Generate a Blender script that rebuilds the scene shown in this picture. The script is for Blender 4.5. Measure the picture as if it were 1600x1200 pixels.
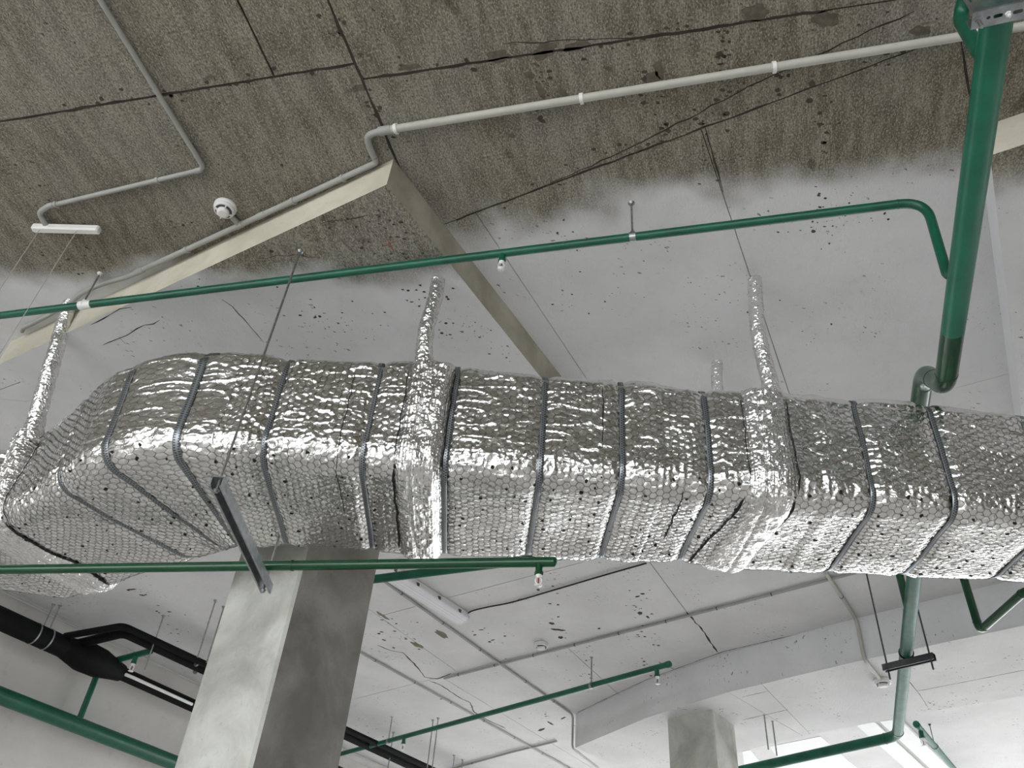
import bpy, math, random
import numpy as np
from mathutils import Vector, Matrix

for o in list(bpy.data.objects):
    bpy.data.objects.remove(o, do_unlink=True)
scene = bpy.context.scene
COL = scene.collection
random.seed(7)
RS = np.random.RandomState(11)

# ------------------------------------------------------------------ camera
F_PX, PPX, PPY = 1300.0, 800.0, 600.0
ZEN = (940.0, -950.0)            # where vertical lines meet in the photograph
CAM_Z, H = 1.6, 2.8              # eye height, ceiling height above the eye
_zc = np.array([(ZEN[0]-PPX)/F_PX, (ZEN[1]-PPY)/F_PX, 1.0])
UPV = _zc/np.linalg.norm(_zc)                       # world up in camera axes (x right, y down, z forward)
FWV = np.array([0, 0, 1.0])-UPV*UPV[2]; FWV /= np.linalg.norm(FWV)
RTV = np.cross(UPV, FWV)
if RTV[0] < 0: RTV = -RTV
M3 = np.array([RTV, FWV, UPV])                      # camera axes -> world
cam_d = bpy.data.cameras.new('camera'); cam = bpy.data.objects.new('camera', cam_d); COL.objects.link(cam)
cam_d.sensor_fit = 'HORIZONTAL'; cam_d.sensor_width = 36.0; cam_d.lens = 36.0*F_PX/1600.0
cam_d.clip_start = 0.05; cam_d.clip_end = 300
cx, cy, cz = M3@np.array([1., 0, 0]), M3@np.array([0, -1., 0]), M3@np.array([0, 0, -1.])
mw = Matrix.Identity(4)
for i in range(3):
    mw[i][0], mw[i][1], mw[i][2] = cx[i], cy[i], cz[i]
mw[2][3] = CAM_Z
cam.matrix_world = mw
scene.camera = cam

# ------------------------------------------------------------------ light
world = bpy.data.worlds.new('overcast_sky'); scene.world = world; world.use_nodes = True
bg = world.node_tree.nodes['Background']
bg.inputs[0].default_value = (0.90, 0.95, 1.0, 1); bg.inputs[1].default_value = 7.5
scene.view_settings.view_transform = 'Standard'; scene.view_settings.look = 'None'
scene.view_settings.gamma = 1.0; scene.view_settings.use_curve_mapping = False
scene.view_settings.exposure = -0.16

# ------------------------------------------------------------------ helpers
def V2(x, y):
    r = M3@np.array([(x-PPX)/F_PX, (y-PPY)/F_PX, 1.0]); return r
def at(x, y, k):
    """point at height k*H above the eye seen at pixel x, y"""
    r = V2(x, y); r = r/r[2]*k*H
    return Vector((r[0], r[1], r[2]+CAM_Z))
def atz(x, y, z): return at(x, y, (z-CAM_Z)/H)
def kdrop(top, kt, bot):
    a, b = at(top[0], top[1], 1).xy.length, at(bot[0], bot[1], 1).xy.length
    return kt*a/b
ZC = CAM_Z+H
E1 = Vector((math.cos(math.radians(57)), math.sin(math.radians(57)), 0))
E2 = Vector((-E1.y, E1.x, 0))
def atv(x, y, v):
    """pixel -> point on the vertical plane  p.E2 = v"""
    r = V2(x, y); t = v/(r[0]*E2.x+r[1]*E2.y)
    return Vector((r[0]*t, r[1]*t, r[2]*t+CAM_Z))
def uv(u, v, z): p = E1*u+E2*v; return Vector((p.x, p.y, z))

class MB:
    def __init__(s): s.v = []; s.f = []; s.m = []; s.sm = []
    def add(s, verts, faces, mi=0, smooth=False):
        b = len(s.v); s.v += [tuple(p) for p in verts]
        for f in faces: s.f.append([b+i for i in f]); s.m.append(mi); s.sm.append(smooth)
    def prism(s, poly, z0, z1, mi=0):
        n = len(poly); vs = [(p[0], p[1], z0) for p in poly]+[(p[0], p[1], z1) for p in poly]
        a = sum(poly[i][0]*poly[(i+1) % n][1]-poly[(i+1) % n][0]*poly[i][1] for i in range(n))
        if a < 0:
            vs = [(p[0], p[1], z0) for p in poly[::-1]]+[(p[0], p[1], z1) for p in poly[::-1]]
        fs = [list(range(n))[::-1], list(range(n, 2*n))]+[[i, (i+1) % n, n+(i+1) % n, n+i] for i in range(n)]
        s.add(vs, fs, mi)
    def box(s, c, ax, ay, az, hx, hy, hz, mi=0, bev=0.0):
        c = Vector(c); ax, ay, az = Vector(ax).normalized(), Vector(ay).normalized(), Vector(az).normalized()
        if bev <= 0:
            vs = [c+ax*(hx*i)+ay*(hy*j)+az*(hz*k) for k in (-1, 1) for j in (-1, 1) for i in (-1, 1)]
            fs = [(0, 2, 3, 1), (4, 5, 7, 6), (0, 1, 5, 4), (2, 6, 7, 3), (0, 4, 6, 2), (1, 3, 7, 5)]
            if ax.cross(ay).dot(az) < 0: fs = [f[::-1] for f in fs]
            s.add(vs, fs, mi); return
        b = bev; ring = []
        prof = [(hx-b, hy), (hx, hy-b), (hx, -hy+b), (hx-b, -hy), (-hx+b, -hy), (-hx, -hy+b), (-hx, hy-b), (-hx+b, hy)]
        lev = [(-hz, 1-b/min(hx, hy)), (-hz+b, 1), (hz-b, 1), (hz, 1-b/min(hx, hy))]
        vs = []
        for z, sc in lev:
            for (x, y) in prof:
                xx = x*sc if sc == 1 else math.copysign(max(abs(x)-b, 0), x); yy = y if sc == 1 else math.copysign(max(abs(y)-b, 0), y)
                vs.append(c+ax*xx+ay*yy+az*z)
        fs = []
        flip = ax.cross(ay).dot(az) < 0
        for l in range(3):
            for i in range(8):
                j = (i+1) % 8; f = (l*8+i, (l+1)*8+i, (l+1)*8+j, l*8+j); fs.append(f if not flip else f[::-1])
        t0 = tuple(range(8)); t1 = tuple(range(24, 32))[::-1]
        fs += [t0, t1] if not flip else [t0[::-1], t1[::-1]]
        s.add(vs, fs, mi)
    def tube(s, pts, r, seg=14, bend=0.0, mi=0, cap=True, smooth=True, nb=6):
        pts = [Vector(p) for p in pts]
        if bend > 0 and len(pts) > 2:
            out = [pts[0]]
            for a, b, c in zip(pts, pts[1:], pts[2:]):
                d0, d1 = (a-b), (c-b); t = min(bend, d0.length*0.49, d1.length*0.49)
                p0, p2 = b+d0.normalized()*t, b+d1.normalized()*t
                for i in range(nb+1):
                    q = i/nb; out.append(p0*(1-q)**2+b*2*q*(1-q)+p2*q*q)
            out.append(pts[-1]); pts = out
        rr = r if isinstance(r, (list, tuple)) else [r]*len(pts)
        n = len(pts); tang = []
        for i in range(n):
            t = (pts[min(i+1, n-1)]-pts[max(i-1, 0)]); tang.append(t.normalized())
        x = tang[0].orthogonal().normalized(); vs = []
        for i in range(n):
            x = (x-tang[i]*x.dot(tang[i])).normalized(); y = tang[i].cross(x)
            for k in range(seg):
                a = 2*math.pi*k/seg; vs.append(pts[i]+(x*math.cos(a)+y*math.sin(a))*rr[i])
        fs = []
        for i in range(n-1):
            for k in range(seg):
                k2 = (k+1) % seg; fs.append((i*seg+k, i*seg+k2, (i+1)*seg+k2, (i+1)*seg+k))
        s.add(vs, fs, mi, smooth)
        if cap:
            s.add([vs[k] for k in range(seg)], [tuple(range(seg))[::-1]], mi)
            s.add([vs[(n-1)*seg+k] for k in range(seg)], [tuple(range(seg))], mi)
    def lathe(s, c, axis, prof, seg=24, mi=0, smooth=True):
        """prof = [(r, h)] along axis from c"""
        c = Vector(c); ax = Vector(axis).normalized(); x = ax.orthogonal().normalized(); y = ax.cross(x); vs = []
        for (r, h) in prof:
            for k in range(seg):
                a = 2*math.pi*k/seg; vs.append(c+ax*h+(x*math.cos(a)+y*math.sin(a))*r)
        fs = []
        for i in range(len(prof)-1):
            for k in range(seg):
                k2 = (k+1) % seg; fs.append((i*seg+k, i*seg+k2, (i+1)*seg+k2, (i+1)*seg+k))
        s.add(vs, fs, mi, smooth)
        s.add([vs[k] for k in range(seg)], [tuple(range(seg))[::-1]], mi)
        s.add(vs[-seg:], [tuple(range(seg))], mi)
    def extr(s, prof, p0, p1, side, up, mi=0):
        """closed profile [(a,b)] in (side, up) swept p0->p1"""
        p0, p1, side, up = Vector(p0), Vector(p1), Vector(side).normalized(), Vector(up).normalized(); n = len(prof)
        vs = [p0+side*a+up*b for a, b in prof]+[p1+side*a+up*b for a, b in prof]
        fs = [list(range(n)), list(range(n, 2*n))[::-1]]+[[i, n+i, n+(i+1) % n, (i+1) % n] for i in range(n)]
        s.add(vs, fs, mi)
    def build(s, name, mats, parent=None):
        mats = mats if isinstance(mats, (list, tuple)) else [mats]
        a = np.array(s.v, dtype=np.float64)
        if parent is not None: org = np.array(WPOS[parent.name])
        else: org = np.array([(a[:, 0].min()+a[:, 0].max())/2, (a[:, 1].min()+a[:, 1].max())/2, a[:, 2].min()])
        me = bpy.data.meshes.new(name); me.from_pydata([tuple(p) for p in a-org], [], s.f)
        for m in mats: me.materials.append(MAT[m])
        me.polygons.foreach_set('material_index', s.m); me.polygons.foreach_set('use_smooth', s.sm); me.update()
        o = bpy.data.objects.new(name, me); COL.objects.link(o)
        if parent is not None: o.parent = parent; WPOS[o.name] = tuple(org)
        else: o.location = org; WPOS[o.name] = tuple(org)
        return o
WPOS = {}
def thing(name, label, cat, loc, group=None):
    o = bpy.data.objects.new(name, None); COL.objects.link(o); o.empty_display_size = 0.1
    o.location = loc; WPOS[o.name] = tuple(loc); return tag(o, label, cat, group)
def tag(o, label, cat, group=None):
    o['label'] = label; o['category'] = cat
    if group: o['group'] = group
    return o
def struct(o): o['kind'] = 'structure'; return o

# ------------------------------------------------------------------ materials
MAT = {}
def newmat(name, col=(.5, .5, .5), rough=.5, metal=0.0, spec=.5):
    m = bpy.data.materials.new(name); m.use_nodes = True; b = m.node_tree.nodes['Principled BSDF']
    b.inputs['Base Color'].default_value = (*col, 1); b.inputs['Roughness'].default_value = rough
    b.inputs['Metallic'].default_value = metal; b.inputs['Specular IOR Level'].default_value = spec
    MAT[name] = m; return m, m.node_tree, b
def srgb(r, g, b): return tuple(((c/255+.055)/1.055)**2.4 if c/255 > .04045 else c/255/12.92 for c in (r, g, b))
def N(nt, t, **kw):
    n = nt.nodes.new(t)
    for k, v in kw.items():
        if k in n.inputs: n.inputs[k].default_value = v
        else: setattr(n, k, v)
    return n
def L(nt, a, b): nt.links.new(a, b)
def math_n(nt, op, a, b=None, c=None, clamp=False):
    n = nt.nodes.new('ShaderNodeMath'); n.operation = op; n.use_clamp = clamp
    for i, q in enumerate((a, b, c)):
        if q is None: continue
        if isinstance(q, (int, float)): n.inputs[i].default_value = q
        else: nt.links.new(q, n.inputs[i])
    return n.outputs[0]
def mixc(nt, fac, a, b):
    n = nt.nodes.new('ShaderNodeMix'); n.data_type = 'RGBA'
    if isinstance(fac, float): n.inputs[0].default_value = fac
    else: nt.links.new(fac, n.inputs[0])
    for i, q in ((6, a), (7, b)):
        if isinstance(q, tuple): n.inputs[i].default_value = (*q, 1)
        else: nt.links.new(q, n.inputs[i])
    return n.outputs[2]
def ramp(nt, fac, lo, hi):
    n = nt.nodes.new('ShaderNodeMapRange'); n.interpolation_type = 'SMOOTHSTEP'
    n.inputs[1].default_value = lo; n.inputs[2].default_value = hi; nt.links.new(fac, n.inputs[0]); return n.outputs[0]
def noise(nt, vec, scale, detail=4, rough=.6, dist=0.0):
    n = nt.nodes.new('ShaderNodeTexNoise'); n.inputs['Scale'].default_value = scale; n.inputs['Detail'].default_value = detail
    n.inputs['Roughness'].default_value = rough; n.inputs['Distortion'].default_value = dist
    nt.links.new(vec, n.inputs['Vector']); return n.outputs[0]
def mapped(nt, vec, rotz=0, scale=(1, 1, 1), loc=(0, 0, 0)):
    a = nt.nodes.new('ShaderNodeMapping'); a.vector_type = 'POINT'; a.inputs['Rotation'].default_value = (0, 0, rotz)
    nt.links.new(vec, a.inputs[0]); b = nt.nodes.new('ShaderNodeMapping'); b.inputs['Scale'].default_value = scale
    b.inputs['Location'].default_value = loc; nt.links.new(a.outputs[0], b.inputs[0]); return b.outputs[0]

RAW_A, RAW_B, RAW_D = srgb(144, 138, 122), srgb(106, 100, 87), srgb(60, 54, 46)
PAINT_A, PAINT_B = srgb(222, 221, 222), srgb(211, 210, 211)
def concrete(name, mode):
    """mode: 'mix' raw concrete near, sprayed white paint beyond a wavy line in plan; 'raw'; 'paint'"""
    m, nt, b = newmat(name, rough=.85, spec=.25)
    pos = nt.nodes.new('ShaderNodeNewGeometry').outputs['Position']
    big = noise(nt, pos, 1.3, 3); med = noise(nt, mapped(nt, pos, -math.radians(72), (1.0, 4.0, 1), (3, 1, 0)), 6, 6, .7)
    fine = noise(nt, mapped(nt, pos, -math.radians(72), (1.0, 2.2, 1)), 42, 4, .75)
    grain = noise(nt, pos, 160, 2, .6)
    c = mixc(nt, ramp(nt, med, .34, .66), RAW_B, RAW_A)
    c = mixc(nt, math_n(nt, 'MULTIPLY', ramp(nt, fine, .52, .68), .62), c, srgb(88, 82, 70))
    c = mixc(nt, math_n(nt, 'MULTIPLY', ramp(nt, fine, .44, .30), .40), c, srgb(178, 172, 158))
    c = mixc(nt, math_n(nt, 'MULTIPLY', ramp(nt, big, .40, .65), .30), c, srgb(160, 160, 158))
    tiny = noise(nt, mapped(nt, pos, -math.radians(72), (1.0, 1.6, 1)), 105, 3, .7)
    c = mixc(nt, math_n(nt, 'MULTIPLY', ramp(nt, tiny, .53, .60), .62), c, srgb(74, 68, 57))
    c = mixc(nt, math_n(nt, 'MULTIPLY', ramp(nt, tiny, .46, .39), .50), c, srgb(190, 185, 171))
    blot = noise(nt, pos, 5.5, 2, .5, .6)
    c = mixc(nt, math_n(nt, 'MULTIPLY', ramp(nt, blot, .69, .74), .5), c, RAW_D)
    spk = noise(nt, mapped(nt, pos, -math.radians(20), (1, 1.8, 1)), 30, 2, .5)
    spk2 = ramp(nt, noise(nt, pos, 2.2, 2, .5), .48, .62)
    spots = math_n(nt, 'MULTIPLY', ramp(nt, spk, .685, .72), spk2)
    raw = mixc(nt, math_n(nt, 'MULTIPLY', spots, .8), c, RAW_D)
    p = mixc(nt, ramp(nt, noise(nt, pos, 2.0, 4), .3, .7), PAINT_B, PAINT_A)
    p = mixc(nt, math_n(nt, 'MULTIPLY', ramp(nt, noise(nt, pos, 24, 3, .7), .55, .75), .10), p, srgb(150, 146, 140))
    pspot = math_n(nt, 'MULTIPLY', ramp(nt, spk, .655, .69), ramp(nt, noise(nt, pos, 2.9, 2, .5), .52, .62))
    paint = mixc(nt, math_n(nt, 'MULTIPLY', pspot, .75), p, srgb(84, 78, 70))
    if mode == 'raw': col = raw
    elif mode == 'paint': col = paint
    else:
        sx = nt.nodes.new('ShaderNodeSeparateXYZ'); L(nt, pos, sx.inputs[0])
        d = math_n(nt, 'ADD', math_n(nt, 'MULTIPLY', sx.outputs[0], .29), sx.outputs[1])      # Y + .29 X
        wob = math_n(nt, 'MULTIPLY', math_n(nt, 'SUBTRACT', noise(nt, pos, 1.8, 3, .55), .5), .75)
        col = mixc(nt, ramp(nt, math_n(nt, 'ADD', d, wob), 2.14, 2.36), raw, paint)
    L(nt, col, b.inputs['Base Color'])
    bump = nt.nodes.new('ShaderNodeBump'); bump.inputs['Strength'].default_value = .5; bump.inputs['Distance'].default_value = .008
    L(nt, math_n(nt, 'ADD', math_n(nt, 'ADD', fine, math_n(nt, 'MULTIPLY', grain, .4)), math_n(nt, 'MULTIPLY', med, .6)), bump.inputs['Height'])
    L(nt, bump.outputs[0], b.inputs['Normal'])
concrete('ceiling_concrete', 'mix'); concrete('raw_concrete', 'raw'); concrete('painted_concrete', 'paint')

def plaster(name, c0, c1, sc=2.0, rough=.8):
    m, nt, b = newmat(name, rough=rough, spec=.3)
    pos = nt.nodes.new('ShaderNodeNewGeometry').outputs['Position']
    n1 = noise(nt, pos, sc, 5, .6, .4); n2 = noise(nt, pos, sc*14, 4, .7); n3 = noise(nt, pos, sc*40, 2, .6)
    c = mixc(nt, ramp(nt, n1, .32, .68), c0, c1)
    c = mixc(nt, math_n(nt, 'MULTIPLY', ramp(nt, n2, .56, .74), .28), c, tuple(q*.55 for q in c0))
    L(nt, c, b.inputs['Base Color'])
    bump = nt.nodes.new('ShaderNodeBump'); bump.inputs['Strength'].default_value = .3; bump.inputs['Distance'].default_value = .004
    L(nt, math_n(nt, 'ADD', n2, math_n(nt, 'MULTIPLY', n3, .5)), bump.inputs['Height']); L(nt, bump.outputs[0], b.inputs['Normal'])
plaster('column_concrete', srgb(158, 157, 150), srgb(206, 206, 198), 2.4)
plaster('column_dark', srgb(106, 102, 95), srgb(138, 134, 127), 3.0)  # darker, browner tone for the big column's right face
plaster('wall_plaster', srgb(190, 187, 182), srgb(208, 204, 199), .9)
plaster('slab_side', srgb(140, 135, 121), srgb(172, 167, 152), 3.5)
plaster('dark_wall', srgb(112, 106, 98), srgb(130, 124, 116), 1.2)
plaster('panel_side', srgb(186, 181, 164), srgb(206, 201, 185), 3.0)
plaster('floor_screed', srgb(198, 195, 190), srgb(214, 211, 206), .7)

def paintmat(name, c, rough, vary=.25, metal=0.0, sc=9.0):
    m, nt, b = newmat(name, c, rough, metal)
    tc = nt.nodes.new('ShaderNodeNewGeometry').outputs['Position']
    n1 = noise(nt, tc, sc, 5, .65)
    L(nt, mixc(nt, ramp(nt, n1, .3, .7), tuple(q*(1-vary) for q in c), tuple(min(1, q*(1+vary)) for q in c)), b.inputs['Base Color'])
    n2 = noise(nt, tc, sc*5, 3, .6)
    mr = nt.nodes.new('ShaderNodeMapRange'); mr.inputs[3].default_value = rough*.75; mr.inputs[4].default_value = min(1, rough*1.3)
    L(nt, n2, mr.inputs[0]); L(nt, mr.outputs[0], b.inputs['Roughness'])
paintmat('green_paint', srgb(13, 84, 63), .36, .18)
paintmat('green_main', srgb(16, 104, 80), .34, .15)
paintmat('green_gloss', srgb(12, 66, 36), .22, .12)
paintmat('teal_paint', srgb(24, 88, 70), .48, .2); MAT['teal_paint'].node_tree.nodes['Principled BSDF'].inputs['Specular IOR Level'].default_value = .3
paintmat('grey_plastic', srgb(158, 158, 153), .5, .06)
paintmat('pale_conduit', srgb(178, 176, 167), .5, .06)
paintmat('white_plastic', srgb(226, 225, 222), .42, .03)
paintmat('lens_plastic', srgb(232, 230, 236), .3, .02)
paintmat('galvanised', (.36, .38, .39), .40, .18, 1.0, 30)
paintmat('dark_steel', (.10, .105, .11), .45, .2, .8, 30)
paintmat('rod_steel', (.34, .34, .33), .4, .2, .9, 60)
paintmat('black_rubber', (.003, .003, .0035), .7, .3); MAT['black_rubber'].node_tree.nodes['Principled BSDF'].inputs['Specular IOR Level'].default_value = .15
paintmat('black_hole', (.006, .006, .006), .9, .1)
paintmat('wire_steel', (.20, .20, .195), .36, .15, 1.0, 60)
paintmat('crack_dark', srgb(52, 46, 40), .95, .3)
paintmat('speck_brown', srgb(70, 63, 54), .95, .3)
paintmat('spall_brown', srgb(124, 116, 100), .95, .25)
paintmat('damp_stain', srgb(96, 90, 78), .95, .25, 0.0, 40)
paintmat('red_chalk', srgb(160, 70, 60), .9, .2)
paintmat('cable_black', (.02, .02, .02), .6, .2)
paintmat('bulb_red', srgb(150, 40, 40), .2, .1)
paintmat('white_paint_daylight', srgb(229, 229, 231), .6, .02)  # white slab edges; also daylight patches put in as colour

def foilmat(name, rough, bstr):
    m, nt, b = newmat(name, (.80, .79, .78), rough, 1.0)
    pos = nt.nodes.new('ShaderNodeNewGeometry').outputs['Position']
    v = nt.nodes.new('ShaderNodeTexVoronoi'); v.inputs['Scale'].default_value = 75; v.inputs['Randomness'].default_value = 1
    w = nt.nodes.new('ShaderNodeVectorMath'); w.operation = 'ADD'; L(nt, pos, w.inputs[0])
    nv = nt.nodes.new('ShaderNodeTexNoise'); nv.inputs['Scale'].default_value = 30; nv.inputs['Detail'].default_value = 3
    L(nt, pos, nv.inputs['Vector'])
    sc = nt.nodes.new('ShaderNodeVectorMath'); sc.operation = 'SCALE'; sc.inputs['Scale'].default_value = .03; L(nt, nv.outputs['Color'], sc.inputs[0])
    L(nt, sc.outputs[0], w.inputs[1]); L(nt, w.outputs[0], v.inputs['Vector'])
    v2 = nt.nodes.new('ShaderNodeTexNoise'); v2.inputs['Scale'].default_value = 120; v2.inputs['Detail'].default_value = 3; L(nt, pos, v2.inputs['Vector'])
    h = math_n(nt, 'ADD', v.outputs['Distance'], math_n(nt, 'MULTIPLY', v2.outputs[0], .5))
    bump = nt.nodes.new('ShaderNodeBump'); bump.inputs['Strength'].default_value = bstr; bump.inputs['Distance'].default_value = .004
    L(nt, h, bump.inputs['Height']); L(nt, bump.outputs[0], b.inputs['Normal'])
    n1 = noise(nt, pos, 7, 4, .6)
    L(nt, mixc(nt, ramp(nt, n1, .3, .7), (.80, .79, .77), (.92, .91, .90)), b.inputs['Base Color'])
foilmat('foil', .24, .34); foilmat('foil_sleeve', .26, .8)

def strapmat():
    m, nt, b = newmat('perforated_band', (.20, .225, .25), .4, .85)
    u = nt.nodes.new('ShaderNodeUVMap').outputs[0]; sx = nt.nodes.new('ShaderNodeSeparateXYZ'); L(nt, u, sx.inputs[0])
    def cell(o, p): return math_n(nt, 'SUBTRACT', math_n(nt, 'FRACT', math_n(nt, 'MULTIPLY', o, 1/p)), .5)
    row = math_n(nt, 'FLOOR', math_n(nt, 'MULTIPLY', sx.outputs[0], 1/.0085))
    sh = math_n(nt, 'MULTIPLY', math_n(nt, 'MODULO', row, 2.0), .0055)
    a = cell(sx.outputs[0], .0085); c = cell(math_n(nt, 'ADD', sx.outputs[1], sh), .011)
    d = math_n(nt, 'ADD', math_n(nt, 'MULTIPLY', math_n(nt, 'MULTIPLY', a, a), .0085**2), math_n(nt, 'MULTIPLY', math_n(nt, 'MULTIPLY', c, c), .011**2))
    hole = math_n(nt, 'LESS_THAN', d, .0026**2)
    L(nt, mixc(nt, hole, (.27, .29, .31), (.015, .015, .015)), b.inputs['Base Color'])
    L(nt, math_n(nt, 'MULTIPLY', math_n(nt, 'SUBTRACT', 1.0, hole), .85), b.inputs['Metallic'])
strapmat()

# ------------------------------------------------------------------ room shell
U0, U1, W0, W1 = -6.0, 12.7, -7.0, 7.0       # room extents along E1 (u) and E2 (v)
SOFF = .94                                    # height of the near drop panels
def rect_uv(u0, u1, v0, v1): return [uv(u0, v0, 0).xy, uv(u1, v0, 0).xy, uv(u1, v1, 0).xy, uv(u0, v1, 0).xy]
m = MB(); m.prism(rect_uv(U0-25, U1+25, W0-25, W1+25), -.2, 0); struct(m.build('floor', 'floor_screed'))

def split(poly, a, b):
    l, r = [], []; n = len(poly); d = (b[0]-a[0], b[1]-a[1])
    sd = [d[0]*(p[1]-a[1])-d[1]*(p[0]-a[0]) for p in poly]
    for i in range(n):
        p, q, s0, s1 = poly[i], poly[(i+1) % n], sd[i], sd[(i+1) % n]
        if s0 >= 0: l.append(p)
        if s0 <= 0: r.append(p)
        if s0*s1 < 0:
            t = s0/(s0-s1); x = (p[0]+(q[0]-p[0])*t, p[1]+(q[1]-p[1])*t); l.append(x); r.append(x)
    return l, r
def cutpx(poly, ln, ref, k=1.0):
    """cut a plan polygon along a seam seen in the photograph; the cell holding pixel ref comes first"""
    a, b, c = at(ln[0], ln[1], k), at(ln[2], ln[3], k), at(ref[0], ref[1], k)
    l, r = split(poly, a, b)
    side = (b.x-a.x)*(c.y-a.y)-(b.y-a.y)*(c.x-a.x)
    return (l, r) if side > 0 else (r, l)
def inset(poly, g):
    n = len(poly); out = []
    a = sum(poly[i][0]*poly[(i+1) % n][1]-poly[(i+1) % n][0]*poly[i][1] for i in range(n))
    if a < 0: poly = poly[::-1]
    poly = [p for i, p in enumerate(poly) if math.hypot(p[0]-poly[i-1][0], p[1]-poly[i-1][1]) > .03]; n = len(poly)
    for i in range(n):
        p0, p1, p2 = Vector(poly[i-1]).xy, Vector(poly[i]).xy, Vector(poly[(i+1) % n]).xy
        d0, d1 = (p1-p0).normalized(), (p2-p1).normalized(); n0, n1 = Vector((-d0.y, d0.x)), Vector((-d1.y, d1.x))
        bs = n0+n1; bs = bs/max(bs.dot(n0), .2) if bs.length > 1e-6 else n0
        out.append(p1+bs*g)
    return out
rootp = [(p.x, p.y) for p in rect_uv(U0, U1, W0, W1)]
cells = []
nearc, farc = cutpx(rootp, (710, 345, 1430, 77), (300, 100))
NL, NR = cutpx(nearc, (512, 0, 600, 205), (300, 50))
NL1, NL2 = cutpx(NL, (0, 190, 550, 100), (300, 50)); cells += [NL2]; gapn = None
cells += list(cutpx(NL1, (371, 0, 425, 112), (300, 50)))
NR1, NR2 = cutpx(NR, (580, 122, 1100, 45), (800, 30)); cells += [NR2]
cells += list(cutpx(NR1, (1428, 0, 1424, 64), (800, 30)))
near_cells = list(cells)
Fm, Ff = split(farc, (6, 3.9), (-6, 3.9))
if sum(p[1] for p in Fm)/len(Fm) > sum(p[1] for p in Ff)/len(Ff): Fm, Ff = Ff, Fm
FmL, FmR = cutpx(Fm, (1115, 260, 1235, 620), (900, 450))
cells += list(cutpx(FmL, (745, 335, 912, 585), (800, 400)))
a_, b_ = cutpx(FmR, (1502, 67, 1519, 162), (1300, 400)); cells += [b_]
cells += list(cutpx(a_, (1397, 632, 1576, 584), (1300, 400)))
mid_cells = cells[len(near_cells):]
A_, B_ = cutpx(Ff, (720, 1050, 1290, 905), (1000, 920))
A1, A2 = cutpx(A_, (1020, 885, 1120, 1020), (800, 950)); cells += list(cutpx(A2, (1130, 985, 1420, 912), (1150, 940)))
A1a, A1b = cutpx(A1, (578, 953, 712, 1048), (560, 1000)); cells += [A1a]; cells += list(cutpx(A1b, (595, 962, 840, 897), (650, 990)))
B1, B2 = cutpx(B_, (695, 1061, 831, 1143), (600, 1150)); cells += [B1]
cells += list(cutpx(B2, (888, 1013, 970, 1088), (800, 1100)))
m = MB(); m.prism(rootp, ZC+.014, ZC+.30)
ceil = struct(m.build('ceiling', 'raw_concrete'))
for c in cells:
    if len(c) < 3: continue
    gp = .0040 if any(q is c for q in near_cells) else .0016 if any(q is c for q in mid_cells) else .0034
    m = MB(); m.prism(inset(c, gp), ZC, ZC+.0145); m.build('ceiling_panel', 'ceiling_concrete', ceil)

def wall(name, a, b, mat, openings=(), z0=0.0, z1=ZC+.25, th=.25, out=None):
    """a, b plan points; openings [(t0, t1, zlo, zhi)] in metres along the wall"""
    a, b = Vector(a).xy, Vector(b).xy; d = (b-a); Lw = d.length; d = d.normalized(); nrm = Vector(out).xy.normalized()
    m = MB()
    def blk(t0, t1, za, zb):
        if t1-t0 < .01 or zb-za < .01: return
        p = [a+d*t0, a+d*t1, a+d*t1+nrm*th, a+d*t0+nrm*th]; m.prism([(q.x, q.y) for q in p], za, zb)
    t = 0.0
    for (t0, t1, zl, zh) in sorted(openings):
        blk(t, t0, z0, z1); blk(t0, t1, z0, zl); blk(t0, t1, zh, z1); t = t1
        if USE_PORTALS:
            ld = bpy.data.lights.new('window_daylight', 'AREA'); ld.shape = 'RECTANGLE'; ld.size = t1-t0; ld.size_y = zh-zl
            ld.cycles.is_portal = True
            lo = bpy.data.objects.new('window_daylight', ld); COL.objects.link(lo); c = a+d*((t0+t1)/2)+nrm*.02
            lo.location = (c.x, c.y, (zl+zh)/2)
            ins = Vector((-nrm.x, -nrm.y, 0)); lo.rotation_euler = ins.to_track_quat('-Z', 'Z').to_euler()
    blk(t, Lw, z0, z1)
    return struct(m.build(name, mat))
USE_PORTALS = True
def bays(L0, L1, step, w, zl, zh):
    o = []; t = L0
    while t+w <= L1: o.append((t, t+w, zl, zh)); t += step
    return o
wall('wall_near', uv(U0, W0, 0), uv(U0, W1, 0), 'wall_plaster', [(.5, 2.6, .1, 4.2), (3.0, 5.1, .1, 4.2), (5.5, 7.5, .1, 4.2), (7.9, 10.7, .1, 4.2), (10.9, 13.7, .1, 4.2)], out=-E1)
wall('wall_far', uv(U1, W0, 0), uv(U1, W1, 0), 'wall_plaster', bays(.4, 13.8, 3.35, 3.15, .05, 4.0), out=E1)  # unseen; placed and opened wide to brighten the far ceiling
wall('wall_left', uv(U0, W1, 0), uv(U1, W1, 0), 'wall_plaster', (), out=E2)
wall('wall_right', uv(U0, W0, 0), uv(U1, W0, 0), 'dark_wall', [(15.5, 17.0, .9, 3.4)], out=-E2)  # unseen wall, toned dark to keep light off the column's right face

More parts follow.
